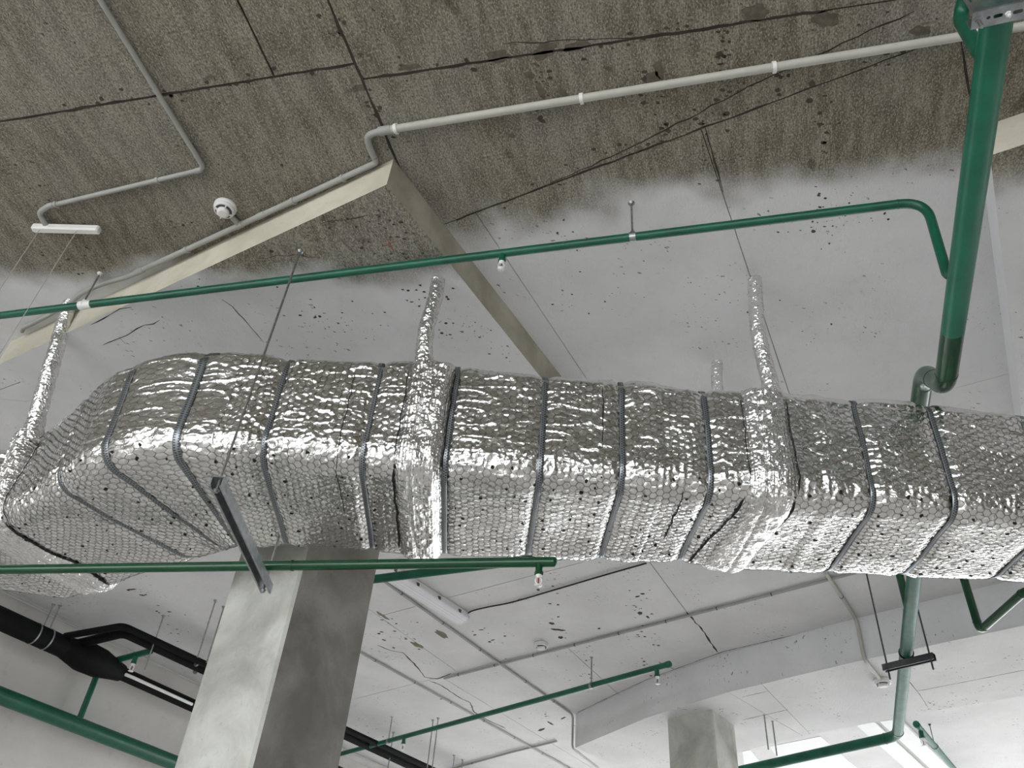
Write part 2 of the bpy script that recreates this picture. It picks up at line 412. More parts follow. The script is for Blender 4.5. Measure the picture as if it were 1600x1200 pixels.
# drop panels and columns -------------------------------------------------
ZS = CAM_Z+SOFF*H
def crack(px, k, w, mat, parent, z=None, name='crack', jit=.004):
    zz = CAM_Z+k*H
    pts = []
    for a, b in zip(px, px[1:]):
        A, B = at(a[0], a[1], k), at(b[0], b[1], k); n = max(1, int((B-A).length/.045))
        for i in range(n): pts.append(A.lerp(B, i/n)+Vector((random.uniform(-jit, jit), random.uniform(-jit, jit), 0)))
    pts.append(at(px[-1][0], px[-1][1], k)); m = MB(); n = len(pts); vs = []
    for i, p in enumerate(pts):
        d = (pts[min(i+1, n-1)]-pts[max(i-1, 0)]).normalized(); q = Vector((-d.y, d.x, 0))*w*.5*random.uniform(.4, 1.3)*(.3 if i in (0, n-1) else 1)
        vs += [(p+q)[:2]+(zz-.0008,), (p-q)[:2]+(zz-.0008,), (p-q)[:2]+(zz+.004,), (p+q)[:2]+(zz+.004,)]
    fs = []
    for i in range(n-1):
        for j in range(4):
            j2 = (j+1) % 4; fs.append((4*i+j, 4*i+j2, 4*i+4+j2, 4*i+4+j))
    m.add(vs, fs); return m.build(name, mat, parent)
def blob(px, k, rx, ry, rot, mat, parent, name='stain'):
    c = at(px[0], px[1], k); m = MB(); n = 18; ph = random.random()*6
    ring = []
    for i in range(n):
        a = 2*math.pi*i/n; r = 1+.22*math.sin(2*a+ph)+.15*math.sin(5*a+2*ph)
        x, y = rx*r*math.cos(a), ry*r*math.sin(a); ring.append((c.x+x*math.cos(rot)-y*math.sin(rot), c.y+x*math.sin(rot)+y*math.cos(rot)))
    m.prism(ring, CAM_Z+k*H-.0008, CAM_Z+k*H+.003); return m.build(name, mat, parent)

def slab(name, poly, z0, z1, label, soff, side, sides, cat='drop panel'):
    m = MB(); m.prism(poly, z0, z1); 
    n_ = len(poly); pol = [Vector(q) for q in m.v[:n_]]
    mm = []
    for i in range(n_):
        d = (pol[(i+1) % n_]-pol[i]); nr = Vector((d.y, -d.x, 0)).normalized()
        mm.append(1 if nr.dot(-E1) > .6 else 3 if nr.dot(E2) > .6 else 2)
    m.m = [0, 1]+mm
    return tag(m.build(name, [soff, side, 'slab_side', 'white_paint_daylight']), label, cat)
P0c = Vector((-.555, 2.015)); D1, D2 = E1.xy, E2.xy
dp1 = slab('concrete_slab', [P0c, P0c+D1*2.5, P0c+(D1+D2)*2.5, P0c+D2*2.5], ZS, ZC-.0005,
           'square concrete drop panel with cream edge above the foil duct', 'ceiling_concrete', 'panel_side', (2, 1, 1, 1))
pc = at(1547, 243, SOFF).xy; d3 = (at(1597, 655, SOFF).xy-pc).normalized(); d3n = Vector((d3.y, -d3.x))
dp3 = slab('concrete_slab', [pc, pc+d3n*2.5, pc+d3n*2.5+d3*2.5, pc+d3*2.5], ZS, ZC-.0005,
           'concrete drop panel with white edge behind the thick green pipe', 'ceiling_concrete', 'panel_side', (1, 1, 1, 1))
K2 = .888; Z2 = CAM_Z+K2*H
bl = [Vector(p) for p in ((.915, 8.30), (1.42, 7.29), (1.93, 6.54), (2.71, 5.67), (3.47, 4.91), (6.2, 2.25))]
nn = Vector((.715, .70))
poly2 = bl+[p+nn*1.23 for p in bl[::-1]]
m = MB(); m.prism([(p.x, p.y) for p in poly2], Z2+.012, ZC-.0005)
db = tag(m.build('ceiling_beam', 'painted_concrete'), 'wide white dropped beam crossing the far ceiling at right', 'beam')
bp = []; quad = [bl[0], bl[5], bl[5]+nn*1.23, bl[0]+nn*1.23]
sofc = [[(p.x, p.y) for p in poly2]]
# soffit of the beam as cast panels
def cutlist(lst, ln): return [c for q in lst for c in split(q, at(ln[0], ln[1], K2), at(ln[2], ln[3], K2)) if len(c) > 2]
segs = []
for i in range(5):
    segs.append([tuple(bl[i]), tuple(bl[i+1]), tuple(bl[i+1]+nn*1.23), tuple(bl[i]+nn*1.23)])
sofp = []
q = [tuple(bl[0]), tuple(bl[1]), tuple(bl[2]), tuple(bl[2]+nn*1.23), tuple(bl[1]+nn*1.23), tuple(bl[0]+nn*1.23)]
sofp.append(q)
q2 = [tuple(bl[2]), tuple(bl[3]), tuple(bl[4]), tuple(bl[4]+nn*1.23), tuple(bl[3]+nn*1.23), tuple(bl[2]+nn*1.23)]
sofp += [c for c in split(q2, at(1191, 1070, K2), at(1262, 1143, K2)) if len(c) > 2]
sofp.append([tuple(bl[4]), tuple(bl[5]), tuple(bl[5]+nn*1.23), tuple(bl[4]+nn*1.23)])
for c in sofp:
    m = MB(); m.prism(inset(c, .002), Z2, Z2+.0125); m.build('soffit_panel', 'painted_concrete', db)
for px in ([(1160, 1089), (1200, 1080)], [(1160, 1125), (1231, 1109)], [(1432, 1080), (1505, 1066), (1600, 1047)], [(1420, 1064), (1437, 1085), (1450, 1105)]):
    crack(px, K2, .005, 'crack_dark', db, name='joint', jit=.002)
# paint cracks and joints
for px, w in (([(590, 1008), (612, 1017), (630, 1020), (650, 1040), (664, 1058), (683, 1061), (705, 1052)], .012),
              ([(672, 1064), (690, 1071), (703, 1080), (718, 1090), (735, 1098), (740, 1112), (760, 1124), (790, 1138)], .012),
              ([(800, 943), (812, 935), (828, 937)], .006), ([(1073, 957), (1098, 985), (1121, 1019)], .014)):
    crack(px, 1.0, w, 'crack_dark', ceil)
for px, w in (([(0, 190), (250, 149), (420, 121), (553, 100)], .010), ([(512, 0), (556, 103), (600, 205), (618, 250)], .011), ([(582, 122), (850, 82), (1100, 45), (1300, 15)], .010), ([(371, 0), (425, 112)], .005),
              ([(712, 344), (860, 288), (1100, 199), (1290, 129)], .008), ([(1290, 129), (1430, 77)], .006), ([(1103, 200), (1130, 300)], .007), ([(1502, 67), (1519, 162)], .008)):
    crack(px, 1.0, w, 'crack_dark', ceil, name='joint', jit=.003)
def specks(lines, n, spread, rmax, k, parent, seed):
    rs = random.Random(seed); m = MB(); zz = CAM_Z+k*H
    for _ in range(n):
        a, b = rs.choice(lines); f = rs.random(); p = at(a[0]+(b[0]-a[0])*f+rs.gauss(0, spread), a[1]+(b[1]-a[1])*f+rs.gauss(0, spread), k); r = rmax*rs.random()**2.6+.0016; c = 6; ph = rs.random()*6; el = rs.uniform(.4, 1)
        if parent is dp1:
            q = p.xy-P0c
            if not (.03 < q.dot(D1) < 2.47 and .03 < q.dot(D2) < 2.47): continue
        ring = [(p.x+r*rs.uniform(.6, 1.3)*math.cos(2*math.pi*i/c+ph), p.y+el*r*rs.uniform(.6, 1.3)*math.sin(2*math.pi*i/c+ph)) for i in range(c)]
        m.prism(ring, zz-.0007, zz+.003)
    o = m.build('dirt_specks', 'speck_brown', parent); o['kind'] = 'stuff'
specks([((60, 180), (550, 100)), ((520, 20), (610, 240)), ((600, 120), (1100, 45)), ((760, 325), (1430, 77)), ((900, 270), (1400, 30)), ((1130, 30), (1130, 180)), ((1080, 200), (1120, 270)), ((1280, 140), (1290, 260)), ((850, 110), (850, 170)), ((1000, 110), (1040, 220))], 420, 9, .012, 1.0, ceil, 5)
specks([((20, 250), (100, 330)), ((150, 400), (300, 340)), ((880, 350), (900, 420)), ((1280, 290), (1300, 380)), ((1200, 360), (1400, 330)), ((1050, 440), (1300, 530)), ((860, 460), (1000, 480)), ((90, 390), (140, 430)), ((250, 230), (530, 250))], 260, 14, .007, 1.0, ceil, 6)
specks([((300, 400), (450, 345)), ((480, 330), (590, 330)), ((600, 330), (700, 400)), ((640, 440), (700, 540)), ((430, 480), (620, 520)), ((700, 480), (800, 560)), ((260, 430), (330, 400)), ((560, 380), (660, 400))], 420, 15, .008, SOFF, dp1, 7)
specks([((600, 980), (640, 1010)), ((850, 900), (880, 1000)), ((990, 930), (1010, 1010)), ((730, 970), (790, 1010)), ((800, 1120), (890, 1125)), ((200, 910), (300, 1000)), ((560, 1130), (620, 1160)), ((1010, 1010), (1030, 1060)), ((920, 1020), (900, 1080))], 260, 12, .016, 1.0, ceil, 8)
for px, w in (([(860, 286), (940, 252), (1040, 203), (1188, 126), (1296, 78), (1428, 17)], .0055), ([(785, 68), (1000, 58)], .004)):
    crack(px, 1.0, w, 'crack_dark', ceil)
crack([(903, 1113), (950, 1090), (1010, 1062), (1130, 1018), (1345, 968), (1470, 937), (1600, 905)], 1.0, .007, 'crack_dark', ceil, name='joint', jit=.002)
for px, rx, ry in (((872, 984), .05, .02), ((862, 974), .03, .015), ((876, 996), .025, .02), ((1000, 958), .03, .016), ((1012, 964), .018, .012), ((996, 932), .02, .01), ((936, 982), .016, .01), ((752, 984), .02, .008), ((742, 992), .02, .008), ((770, 1000), .018, .009), ((846, 1140), .06, .02), ((860, 1130), .05, .015), ((880, 1122), .04, .012),
                   ((205, 921), .04, .012), ((222, 930), .02, .012), ((245, 955), .012, .01), ((600, 1000), .02, .01), ((592, 990), .016, .012), ((615, 1012), .012, .012), ((690, 1092), .02, .01)):
    blob(px, 1.0, rx, ry, random.random()*3, 'crack_dark', ceil, 'scuff')
for px, rx, ry in (((850, 80), .045, .028), ((900, 72), .04, .02), ((778, 88), .05, .02), ((1020, 122), .03, .022), ((1030, 110), .02, .03), ((1290, 30), .04, .03), ((1180, 20), .05, .025),
                   ((828, 118), .02, .012), ((845, 142), .016, .03), ((880, 145), .012, .022), ((640, 105), .035, .014), ((1438, 48), .03, .02), ((952, 108), .012, .012), ((800, 212), .014, .009), ((1000, 232), .014, .01), ((985, 245), .012, .018)):
    blob(px, 1.0, rx, ry, 2.85, 'damp_stain', ceil)
for px, rx, ry in (((690, 991), .10, .03), ((652, 1008), .08, .028), ((598, 962), .07, .02)):
    blob(px, 1.0, rx, ry, 2.2-1.2, 'spall_brown', ceil, 'spalled_patch')
for px, w in (([(350, 470), (385, 500), (412, 535)], .004), ([(140, 508), (175, 490), (206, 480)], .005), ([(160, 540), (195, 525), (225, 510), (250, 500)], .005),
              ([(188, 528), (196, 537)], .004), ([(500, 348), (540, 342), (575, 336)], .004), ([(400, 405), (450, 398), (500, 402)], .003)):
    crack(px, SOFF, w, 'crack_dark', dp1, jit=.010)
crack([(604, 372), (610, 384), (617, 395)], SOFF, .004, 'red_chalk', dp1, name='chalk_mark', jit=.001)
crack([(598, 385), (607, 381), (616, 377)], SOFF, .004, 'red_chalk', dp1, name='chalk_mark', jit=.001)

def column(c, a, b, da, dbv, ztop, label, bare=()):
    c = Vector(c); poly = [c, c+da*a, c+da*a+dbv*b, c+dbv*b]
    g = .012; m = MB(); pol = []
    n = len(poly)
    for i in range(n):
        p0, p1, p2 = poly[i-1], poly[i], poly[(i+1) % n]
        pol += [p1+(p0-p1).normalized()*g, p1+(p2-p1).normalized()*g]
    m.prism([(p.x, p.y) for p in pol], 0, ztop)
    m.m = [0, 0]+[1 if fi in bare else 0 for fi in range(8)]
    return tag(m.build('concrete_column', ['column_concrete', 'column_dark']), label, 'column')
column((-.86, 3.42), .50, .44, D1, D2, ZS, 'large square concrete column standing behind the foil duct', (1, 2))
cA, cB = at(1034.6, 1120, K2).xy, at(1140, 1130, K2).xy; cc = at(1106, 1104, K2).xy
column(cc+Vector((.05, .05)), .46, .46, (cB-cc).normalized(), (cA-cc).normalized(), Z2, 'small distant concrete column under the white dropped beam')

# ------------------------------------------------------------------ foil-wrapped duct
_tabs = {}
def vnoise(x, y, seed):
    if seed not in _tabs: _tabs[seed] = np.random.RandomState(seed).rand(256, 256)
    T = _tabs[seed]; xi = np.floor(x).astype(int); yi = np.floor(y).astype(int); fx, fy = x-xi, y-yi
    fx = fx*fx*(3-2*fx); fy = fy*fy*(3-2*fy); x0, x1, y0, y1 = xi % 256, (xi+1) % 256, yi % 256, (yi+1) % 256
    return (T[x0, y0]*(1-fx)+T[x1, y0]*fx)*(1-fy)+(T[x0, y1]*(1-fx)+T[x1, y1]*fx)*fy
ZB, ZT = CAM_Z+.597*H, CAM_Z+.783*H
CEN = np.array([-1.09, 3.38])
def edges_at(s):
    """near and far plan edge of the duct, s metres along it from its right end"""
    X0 = 3.3; Ls = X0-CEN[0]
    yn = lambda X: 2.515-.02*X
    yf = lambda X: 3.20-.085*X
    La = .36
    if s <= Ls:
        X = X0-s; return np.array([X, yn(X)]), np.array([X, yf(X)])
    rn, rf = CEN[1]-yn(CEN[0]), CEN[1]-yf(CEN[0])
    a = min((s-Ls)/La, 1.0)*math.radians(45); d = np.array([-math.sin(a), -math.cos(a)])
    n, f = CEN+d*rn, CEN+d*rf
    if s > Ls+La:
        q = s-Ls-La; n2, f2 = np.array([-2.36, 3.44]), np.array([-2.10, 4.05])      # second, sharper turn back to the left
        if q <= .95: n, f = n+(n2-n)*q/.95, f+(f2-f)*q/.95
        else: n, f = n2+np.array([-1, -.02])*(q-.95)*1.3, f2+np.array([-1, -.12])*(q-.95)*1.6
    return n, f
DS = .0042; SLEN = 4.5+.36+2.1
ns = int(SLEN/DS); SS = np.arange(ns)*DS
NE = np.array([edges_at(s)[0] for s in SS]); FE = np.array([edges_at(s)[1] for s in SS])
def profile():
    """unit list of (kind, params) -> arrays a (0..1 across + metric offset), b (height), normal, t"""
    hgt = ZT-ZB; rb, rt, rf = .11, .06, .10; P = []      # entries: frac, off, b, na, nb
    def lin(f0, o0, b0, f1, o1, b1, na, nb, n):
        for i in range(n):
            q = i/n; P.append((f0+(f1-f0)*q, o0+(o1-o0)*q, b0+(b1-b0)*q, na, nb))
    def arc(f, oc, bc, r, a0, a1, n):
        for i in range(n):
            a = math.radians(a0+(a1-a0)*i/n); P.append((f, oc+r*math.cos(a), bc+r*math.sin(a), math.cos(a), math.sin(a)))
    lin(0, 0, hgt-rt, 0, 0, rb, -1, 0, 90)
    arc(0, rb, rb, rb, 180, 270, 42)
    lin(0, rb, 0, 1, -rf, 0, 0, -1, 114)
    arc(1, -rf, rf, rf, 270, 360, 30)
    lin(1, 0, rf, 1, 0, hgt-rt, 1, 0, 36)
    arc(1, -rt, hgt-rt, rt, 0, 90, 8)
    lin(1, -rt, hgt, 0, rt, hgt, 0, 1, 36)
    arc(0, rt, hgt-rt, rt, 90, 180, 12)
    return np.array(P)
PR = profile(); nt_ = len(PR)
wmean = .66
pt = np.stack([PR[:, 0]*wmean+PR[:, 1], PR[:, 2]], 1)
TT = np.concatenate([[0], np.cumsum(np.linalg.norm(np.diff(pt, axis=0), axis=1))])
I_FARTOP = 90+42+114+30+36
across = FE-NE; wid = np.linalg.norm(across, axis=1); adir = across/wid[:, None]
tdir = np.gradient(NE, axis=0)
a_ = PR[None, :, 0]*wid[:, None]+PR[None, :, 1]
BX = NE[:, None, 0]+adir[:, None, 0]*a_; BY = NE[:, None, 1]+adir[:, None, 1]*a_
BZ = np.broadcast_to(ZB+PR[None, :, 2], BX.shape)
B = np.stack([BX, BY, BZ], -1)
NN = np.stack([adir[:, None, 0]*PR[None, :, 3], adir[:, None, 1]*PR[None, :, 3], np.broadcast_to(PR[None, :, 4], BX.shape)], -1)
SG, TG = np.meshgrid(SS, TT, indexing='ij')
def s_of_px(x, y, k=.597):
    p = np.array(at(x, y, k)[:2]); return SS[np.argmin(((NE-p)**2).sum(1))]
STRAPS = [s_of_px(*p) for p in ((62, 757), (137, 715), (265, 705), (403, 715), (561, 722), (692, 728), (845, 735), (976, 745), (1118, 760), (1378, 785), (1508, 795))]
STRAPS = [STRAPS[-1]-.36]+STRAPS; STRAPS = STRAPS+[STRAPS[0]-.36*i for i in (1, 2, 3)]
COLL = [s_of_px(650, 728), s_of_px(1215, 772), None]
rodL = Vector((-2.19, 3.04)); COLL[2] = 3.3-CEN[0]+.36+.74
# hexagonal netting lattice in (s, t)
HR = .0165; HC = HR*math.sqrt(3)            # pitch along t = HC, along s = 1.5 HR
def hexcell(s, t):
    q = (2/3*s)/HR; r = (-1/3*s+math.sqrt(3)/3*t)/HR; y = -q-r
    rq, rr, ry = np.round(q), np.round(r), np.round(y); dq, dr, dy = abs(rq-q), abs(rr-r), abs(ry-y)
    m1 = (dq > dr) & (dq > dy); m2 = ~m1 & (dr > dy)
    rq = np.where(m1, -rr-ry, rq); rr = np.where(m2, -rq-ry, rr)
    return rq, rr, 1.5*HR*rq, HC*(rr+rq/2)
WAV = .0035
sw = SG+WAV*np.sin(TG*23+SG*5); tw = TG+WAV*np.sin(SG*17)+.02*vnoise(SG*1.5, TG*1.5, 91)
cq, cr, c_s, c_t = hexcell(sw, tw)
ds_, dt_ = sw-c_s, tw-c_t
rin = HR*math.sqrt(3)/2
dm = np.maximum(np.abs(dt_), np.maximum(np.abs(dt_*.5+ds_*math.sqrt(3)/2), np.abs(dt_*.5-ds_*math.sqrt(3)/2)))
e = np.clip(1-dm/rin, 0, 1)
rnd = _r = np.random.RandomState(5).rand(512, 512, 3)
ci, cj = cq.astype(int) % 512, cr.astype(int) % 512
amp = rnd[ci, cj, 0]; g1, g2 = rnd[ci, cj, 1]-.5, rnd[ci, cj, 2]-.5
shape = np.sqrt(np.clip(e*(2-e), 0, 1))
bottom = np.clip((TG-TT[90])/.05, 0, 1)
flatz = np.clip((vnoise(SG*3.1, TG*4.5, 61)-.32)*3.2, .25, 1.0)
disp = shape*(.0014+.0026*amp)*(.85+.3*bottom)*flatz+(ds_*g1+dt_*g2)*e*.62*flatz
cr1 = 1-2*np.abs(vnoise(SG*9, TG*26, 1)-.5); cr2 = 1-2*np.abs(vnoise(SG*24+TG*9, TG*40, 2)-.5)
disp += .0046*cr1**9*(1-.6*bottom)+.0016*cr2**4
corner = np.exp(-((TG-(TT[90]+.06))/.07)**2)
disp += .0022*(vnoise(SG*95, TG*80, 3)-.5)*(1+1.2*corner)+.006*corner*(1-2*np.abs(vnoise(SG*38, TG*30, 8)-.5))**3
disp += .030*(vnoise(SG*1.7, TG*2.3, 4)-.5)+.016*(vnoise(SG*5, TG*6, 5)-.5)
for s0 in STRAPS: disp -= .014*np.exp(-((SG-s0)/.028)**2)
for s0 in COLL: disp += .012*np.exp(-((SG-s0)/.12)**2)
# crisp circumferential lap joints of the wrapping
for s0 in (STRAPS[3]+.18, STRAPS[6]+.11, 2.1, 2.75, 3.55, 1.0, .62, 4.3): disp += .006*np.clip(1-np.abs(SG-s0)/.035, 0, 1)**.5
D = B+NN*disp[..., None]

def np_mesh(name, V, Fq, mats, smooth=True, parent=None, uvs=None):
    org = np.array(WPOS[parent.name]); me = bpy.data.meshes.new(name); nf, k = Fq.shape
    me.vertices.add(len(V)); me.vertices.foreach_set('co', (V-org).astype(np.float32).ravel())
    me.loops.add(nf*k); me.loops.foreach_set('vertex_index', Fq.astype(np.int32).ravel())
    me.polygons.add(nf); me.polygons.foreach_set('loop_start', (np.arange(nf)*k).astype(np.int32)); me.polygons.foreach_set('loop_total', np.full(nf, k, np.int32))
    me.polygons.foreach_set('use_smooth', np.full(nf, smooth))
    if uvs is not None:
        l = me.uv_layers.new(name='UVMap'); l.data.foreach_set('uv', uvs[Fq.ravel()].astype(np.float32).ravel())
    me.materials.append(MAT[mats]); me.update(calc_edges=True); me.validate()
    o = bpy.data.objects.new(name, me); COL.objects.link(o); o.parent = parent; return o
def grid_faces(n, m, closed):
    i = np.arange(n-1)[:, None]; j = np.arange(m if closed else m-1)[None, :]; j2 = (j+1) % m
    return np.stack([i*m+j, i*m+j2, (i+1)*m+j2, (i+1)*m+j], -1).reshape(-1, 4)
duct = thing('ventilation_duct', 'large rectangular ventilation duct wrapped in crumpled silver foil and wire netting', 'duct', (.8, 2.85, ZB))
np_mesh('foil_jacket', D.reshape(-1, 3), grid_faces(ns, nt_, True), 'foil', True, duct)
def surf(s, t, off=0.0):
    fi = np.clip(s/DS, 0, ns-1.001); i = fi.astype(int); fi = fi-i
    j = np.clip(np.searchsorted(TT, t, side='right')-1, 0, nt_-2); fj = np.clip((t-TT[j])/(TT[j+1]-TT[j]), 0, 1)
    fi, fj = fi[..., None], fj[..., None]
    P_ = (D[i, j]*(1-fi)+D[i+1, j]*fi)*(1-fj)+(D[i, j+1]*(1-fi)+D[i+1, j+1]*fi)*fj
    Nn = NN[i, j]*(1-fj)+NN[i, j+1]*fj; Nn /= np.linalg.norm(Nn, axis=-1, keepdims=True)
    return P_+Nn*off, Nn
# wire netting
tmax = TT[I_FARTOP]
qs = np.arange(0, int(SLEN/(1.5*HR))); rows = []
for qv in qs:
    r0 = np.arange(int(math.floor(-qv/2))-1, int(math.ceil(tmax/HC-qv/2))+1); rows.append(np.stack([np.full(len(r0), qv), r0], 1))
qr = np.concatenate(rows); ccs, cct = 1.5*HR*qr[:, 0], HC*(qr[:, 1]+qr[:, 0]/2)
ang = np.radians(np.arange(6)*60); vs_, vt_ = HR*np.cos(ang), HR*np.sin(ang)
EA, EB = [], []
for k in range(3):
    EA.append(np.stack([ccs+vs_[k], cct+vt_[k]], 1)); EB.append(np.stack([ccs+vs_[k+1], cct+vt_[k+1]], 1))
EA, EB = np.concatenate(EA), np.concatenate(EB)
def unwarp(p):
    q = p.copy()
    for _ in range(4):
        fs = q[:, 0]+WAV*np.sin(q[:, 1]*23+q[:, 0]*5); ft = q[:, 1]+WAV*np.sin(q[:, 0]*17)+.02*vnoise(q[:, 0]*1.5, q[:, 1]*1.5, 91)
        q = q-(np.stack([fs, ft], 1)-p)
    return q
EA, EB = unwarp(EA), unwarp(EB)
ok = (EA[:, 0] > .02) & (EA[:, 0] < SLEN-.02) & (EB[:, 0] > .02) & (EA[:, 1] > -.0) & (EA[:, 1] < tmax) & (EB[:, 1] > 0) & (EB[:, 1] < tmax)
EA, EB = EA[ok], EB[ok]
WR = .00095
PA, NA = surf(EA[:, 0], EA[:, 1], .0024); PB, NB = surf(EB[:, 0], EB[:, 1], .0024)
tv = PB-PA; tv /= np.linalg.norm(tv, axis=1, keepdims=True)+1e-9; nv = NA+NB; sv = np.cross(tv, nv); sv /= np.linalg.norm(sv, axis=1, keepdims=True)+1e-9; nv = np.cross(sv, tv)
offs = [nv*WR, (-nv*.5+sv*.87)*WR, (-nv*.5-sv*.87)*WR]
WV = np.stack([PA+offs[0], PA+offs[1], PA+offs[2], PB+offs[0], PB+offs[1], PB+offs[2]], 1).reshape(-1, 3)
bI = np.arange(len(PA))*6
WF = np.concatenate([np.stack([bI, bI+1, bI+4, bI+3], 1), np.stack([bI+1, bI+2, bI+5, bI+4], 1), np.stack([bI+2, bI, bI+3, bI+5], 1)])
w_o = np_mesh('wire_netting', WV, WF, 'wire_steel', True, duct); w_o['kind'] = 'stuff'; w_o['label'] = 'thin hexagonal wire netting'
# perforated straps
for s0 in STRAPS:
    if s0 < .03: continue
    wv = np.linspace(-.0095, .0095, 4); jj = np.arange(0, nt_, 2); skew = random.uniform(-.02, .02)
    sgr = s0+wv[:, None]+skew*(TT[jj][None, :]/TT[-1]-.3)*0.6
    tgr = np.broadcast_to(TT[jj][None, :], sgr.shape)
    fi = np.clip(sgr/DS, 0, ns-2).astype(int); base = B[fi, jj[None, :]]; nm = NN[fi, jj[None, :]]
    # follows the smoothed outline, slightly sunk into the wrapping
    mx = np.max(np.stack([disp[np.clip(fi+o_, 0, ns-1), jj[None, :]] for o_ in (-2, -1, 0, 1, 2)]), 0).mean(0)
    ker = np.ones(9)/9; mx = np.convolve(np.concatenate([mx[-4:], mx, mx[:4]]), ker, 'valid')
    low = np.broadcast_to(mx[None, :]+.0005, sgr.shape)
    Vv = base+nm*low[..., None]
    # exact s offset inside one grid step
    uvv = np.stack([(wv[:, None]+.0095)*np.ones_like(tgr), tgr], -1).reshape(-1, 2)
    st = np_mesh('strap', Vv.reshape(-1, 3), grid_faces(4, len(jj), True), 'perforated_band', True, duct, uvv)
    st['label'] = 'dark perforated steel band'
    md = st.modifiers.new('thick', 'SOLIDIFY'); md.thickness = .001
# hanger wraps: foil bulges running round the duct where the hangers are buried
for n_, s0 in enumerate(COLL):
    hw = .085 if n_ < 2 else .10; kk = 56
    wv = np.linspace(-hw, hw, kk); jj = np.arange(0, I_FARTOP, 1)
    sgr = s0+wv[:, None]+(0 if n_ == 0 else .05)*np.clip((TT[jj][None, :]-TT[110])/.6, 0, 1)*(-1 if n_ == 1 else 0)*-1
    tgr = np.broadcast_to(TT[jj][None, :], sgr.shape)
    fi = np.clip(np.round(sgr/DS), 0, ns-2).astype(int); base = D[fi, jj[None, :]]*.8+(B+NN*(.030*(vnoise(SG*1.7, TG*2.3, 4)-.5)+.012)[..., None])[fi, jj[None, :]]*.2; nm = NN[fi, jj[None, :]]
    xx = np.abs(wv)/hw; prof_ = np.clip((1-xx**5), 0, 1)**.7
    amp_ = .008+.014*vnoise(sgr*8, tgr*4, 21)
    if n_ == 2: amp_ = amp_+.05*np.clip(1-tgr/.45, 0, 1)
    up = np.clip(1-tgr/.35, 0, 1); amp_ = amp_+.018*up
    cru = .006*(1-2*np.abs(vnoise(sgr*34, tgr*26, 22)-.5))**3+.003*vnoise(sgr*85, tgr*85, 23)
    hgt_ = (-.012+prof_[:, None]*(amp_+cru+.010))
    fold = .010*np.exp(-((wv[:, None]-.35*hw*np.sin(tgr*3+n_))/.006)**2)
    Vv = base+nm*(hgt_-fold)[..., None]
    w = np_mesh('hanger_wrap', Vv.reshape(-1, 3), grid_faces(kk, len(jj), False), 'foil_sleeve', True, duct); w['label'] = 'smooth foil bulge over a buried hanger'
# laps and creases of the wrapping, their shade laid on as narrow black ribbons
def gap(s0, t0, t1, ds, w, seed):
    n = max(6, int(abs(t1-t0)/.008)); t = np.linspace(t0, t1, n); rs = np.random.RandomState(seed)
    sc = s0+ds*np.clip((t-TT[110])/.6, 0, 1)+np.convolve(rs.uniform(-.006, .006, n+4), np.ones(5)/5, 'valid'); ww = w*(.35+.9*np.convolve(rs.rand(n+4), np.ones(5)/5, 'valid'))*np.clip(np.minimum(np.arange(n), np.arange(n)[::-1])/3, .15, 1)
    a, _ = surf(sc-ww/2, t, .0030); b, _ = surf(sc+ww/2, t, .0030)
    o = np_mesh('lap_shade', np.stack([a, b], 0).reshape(-1, 3), grid_faces(2, n, False), 'black_hole', True, duct)
    md = o.modifiers.new('thick', 'SOLIDIFY'); md.thickness = .002
TB0, TB1 = TT[90]+.10, TT[90+42+114]+.03
for i, (s0, a_, b_, ds, w) in enumerate(((COLL[1]-.09, .02, TB0-.02, .0, .004), (COLL[1]+.088, .02, TB0-.02, 0, .003), (COLL[1]-.085, TB0, TB1, .10, .013), (COLL[1]+.10, TB0, TB1, .10, .009),
        (COLL[0]+.088, TB0, TB1-.05, 0, .010), (COLL[0]-.088, .0, TB0, 0, .004), (COLL[0]+.09, .03, TB0-.04, 0, .004), (COLL[2]-.115, TB0, TB1, 0, .016), (COLL[2]-.13, .05, TB0, 0, .006),
        (STRAPS[6]+.13, .05, .34, 0, .003), (STRAPS[8]+.075, .02, .30, 0, .003), (STRAPS[9]+.10, TB0, TB1-.2, 0, .006), (STRAPS[5]+.09, .05, TB1-.25, 0, .0025))):
    gap(s0, a_, b_, ds, w, 100+i)
# foil sleeves up to the ceiling
def sleeve(top, bot, r, seed, flare, tang):
    top, bot = Vector(top), Vector(bot); n = 90; sg = 30; vs = []
    x = Vector(tang).normalized(); y = Vector((-x.y, x.x, 0)); V = []
    for i in range(n):
        q = i/(n-1); c = top.lerp(bot, q)+x*(.010*math.sin(q*7+seed))+y*(.006*math.sin(q*5+2*seed)); dist = (1-q)*(top-bot).length
        fl = max(0, 1-dist/.17)**1.6*flare if flare else 0
        for k in range(sg):
            a = 2*math.pi*k/sg; rr = r*(.92+.25*q)
            bm = .006*(1-2*abs(float(vnoise(np.array(q*26.+k*.12), np.array(k*sg/30*.55), 30+seed))-.5))+.004*float(vnoise(np.array(q*60.), np.array(k*.9), 40+seed))
            V.append(c+x*math.cos(a)*(rr+fl+bm)+y*math.sin(a)*(rr+fl*.35+bm))
    fs = grid_faces(n, sg, True)
    o = np_mesh('hanger_sleeve', np.array([tuple(p) for p in V]), fs, 'foil_sleeve', True, duct); o['label'] = 'foil sleeve around a hanger rod up to the ceiling'
def near_y(X): return 2.515-.02*X
p = at(681, 436, SOFF); q = at(662, 552, .785); sleeve((p.x, p.y+.0, ZS-.001), (p.x+.005, near_y(p.x)+.075, ZT-.10), .026, 1, .055, (1, 0, 0))
p = at(1175, 437, 1.0); sleeve((p.x, p.y, ZC-.001), (p.x+.03, near_y(p.x)+.075, ZT-.10), .025, 2, .055, (1, 0, 0))
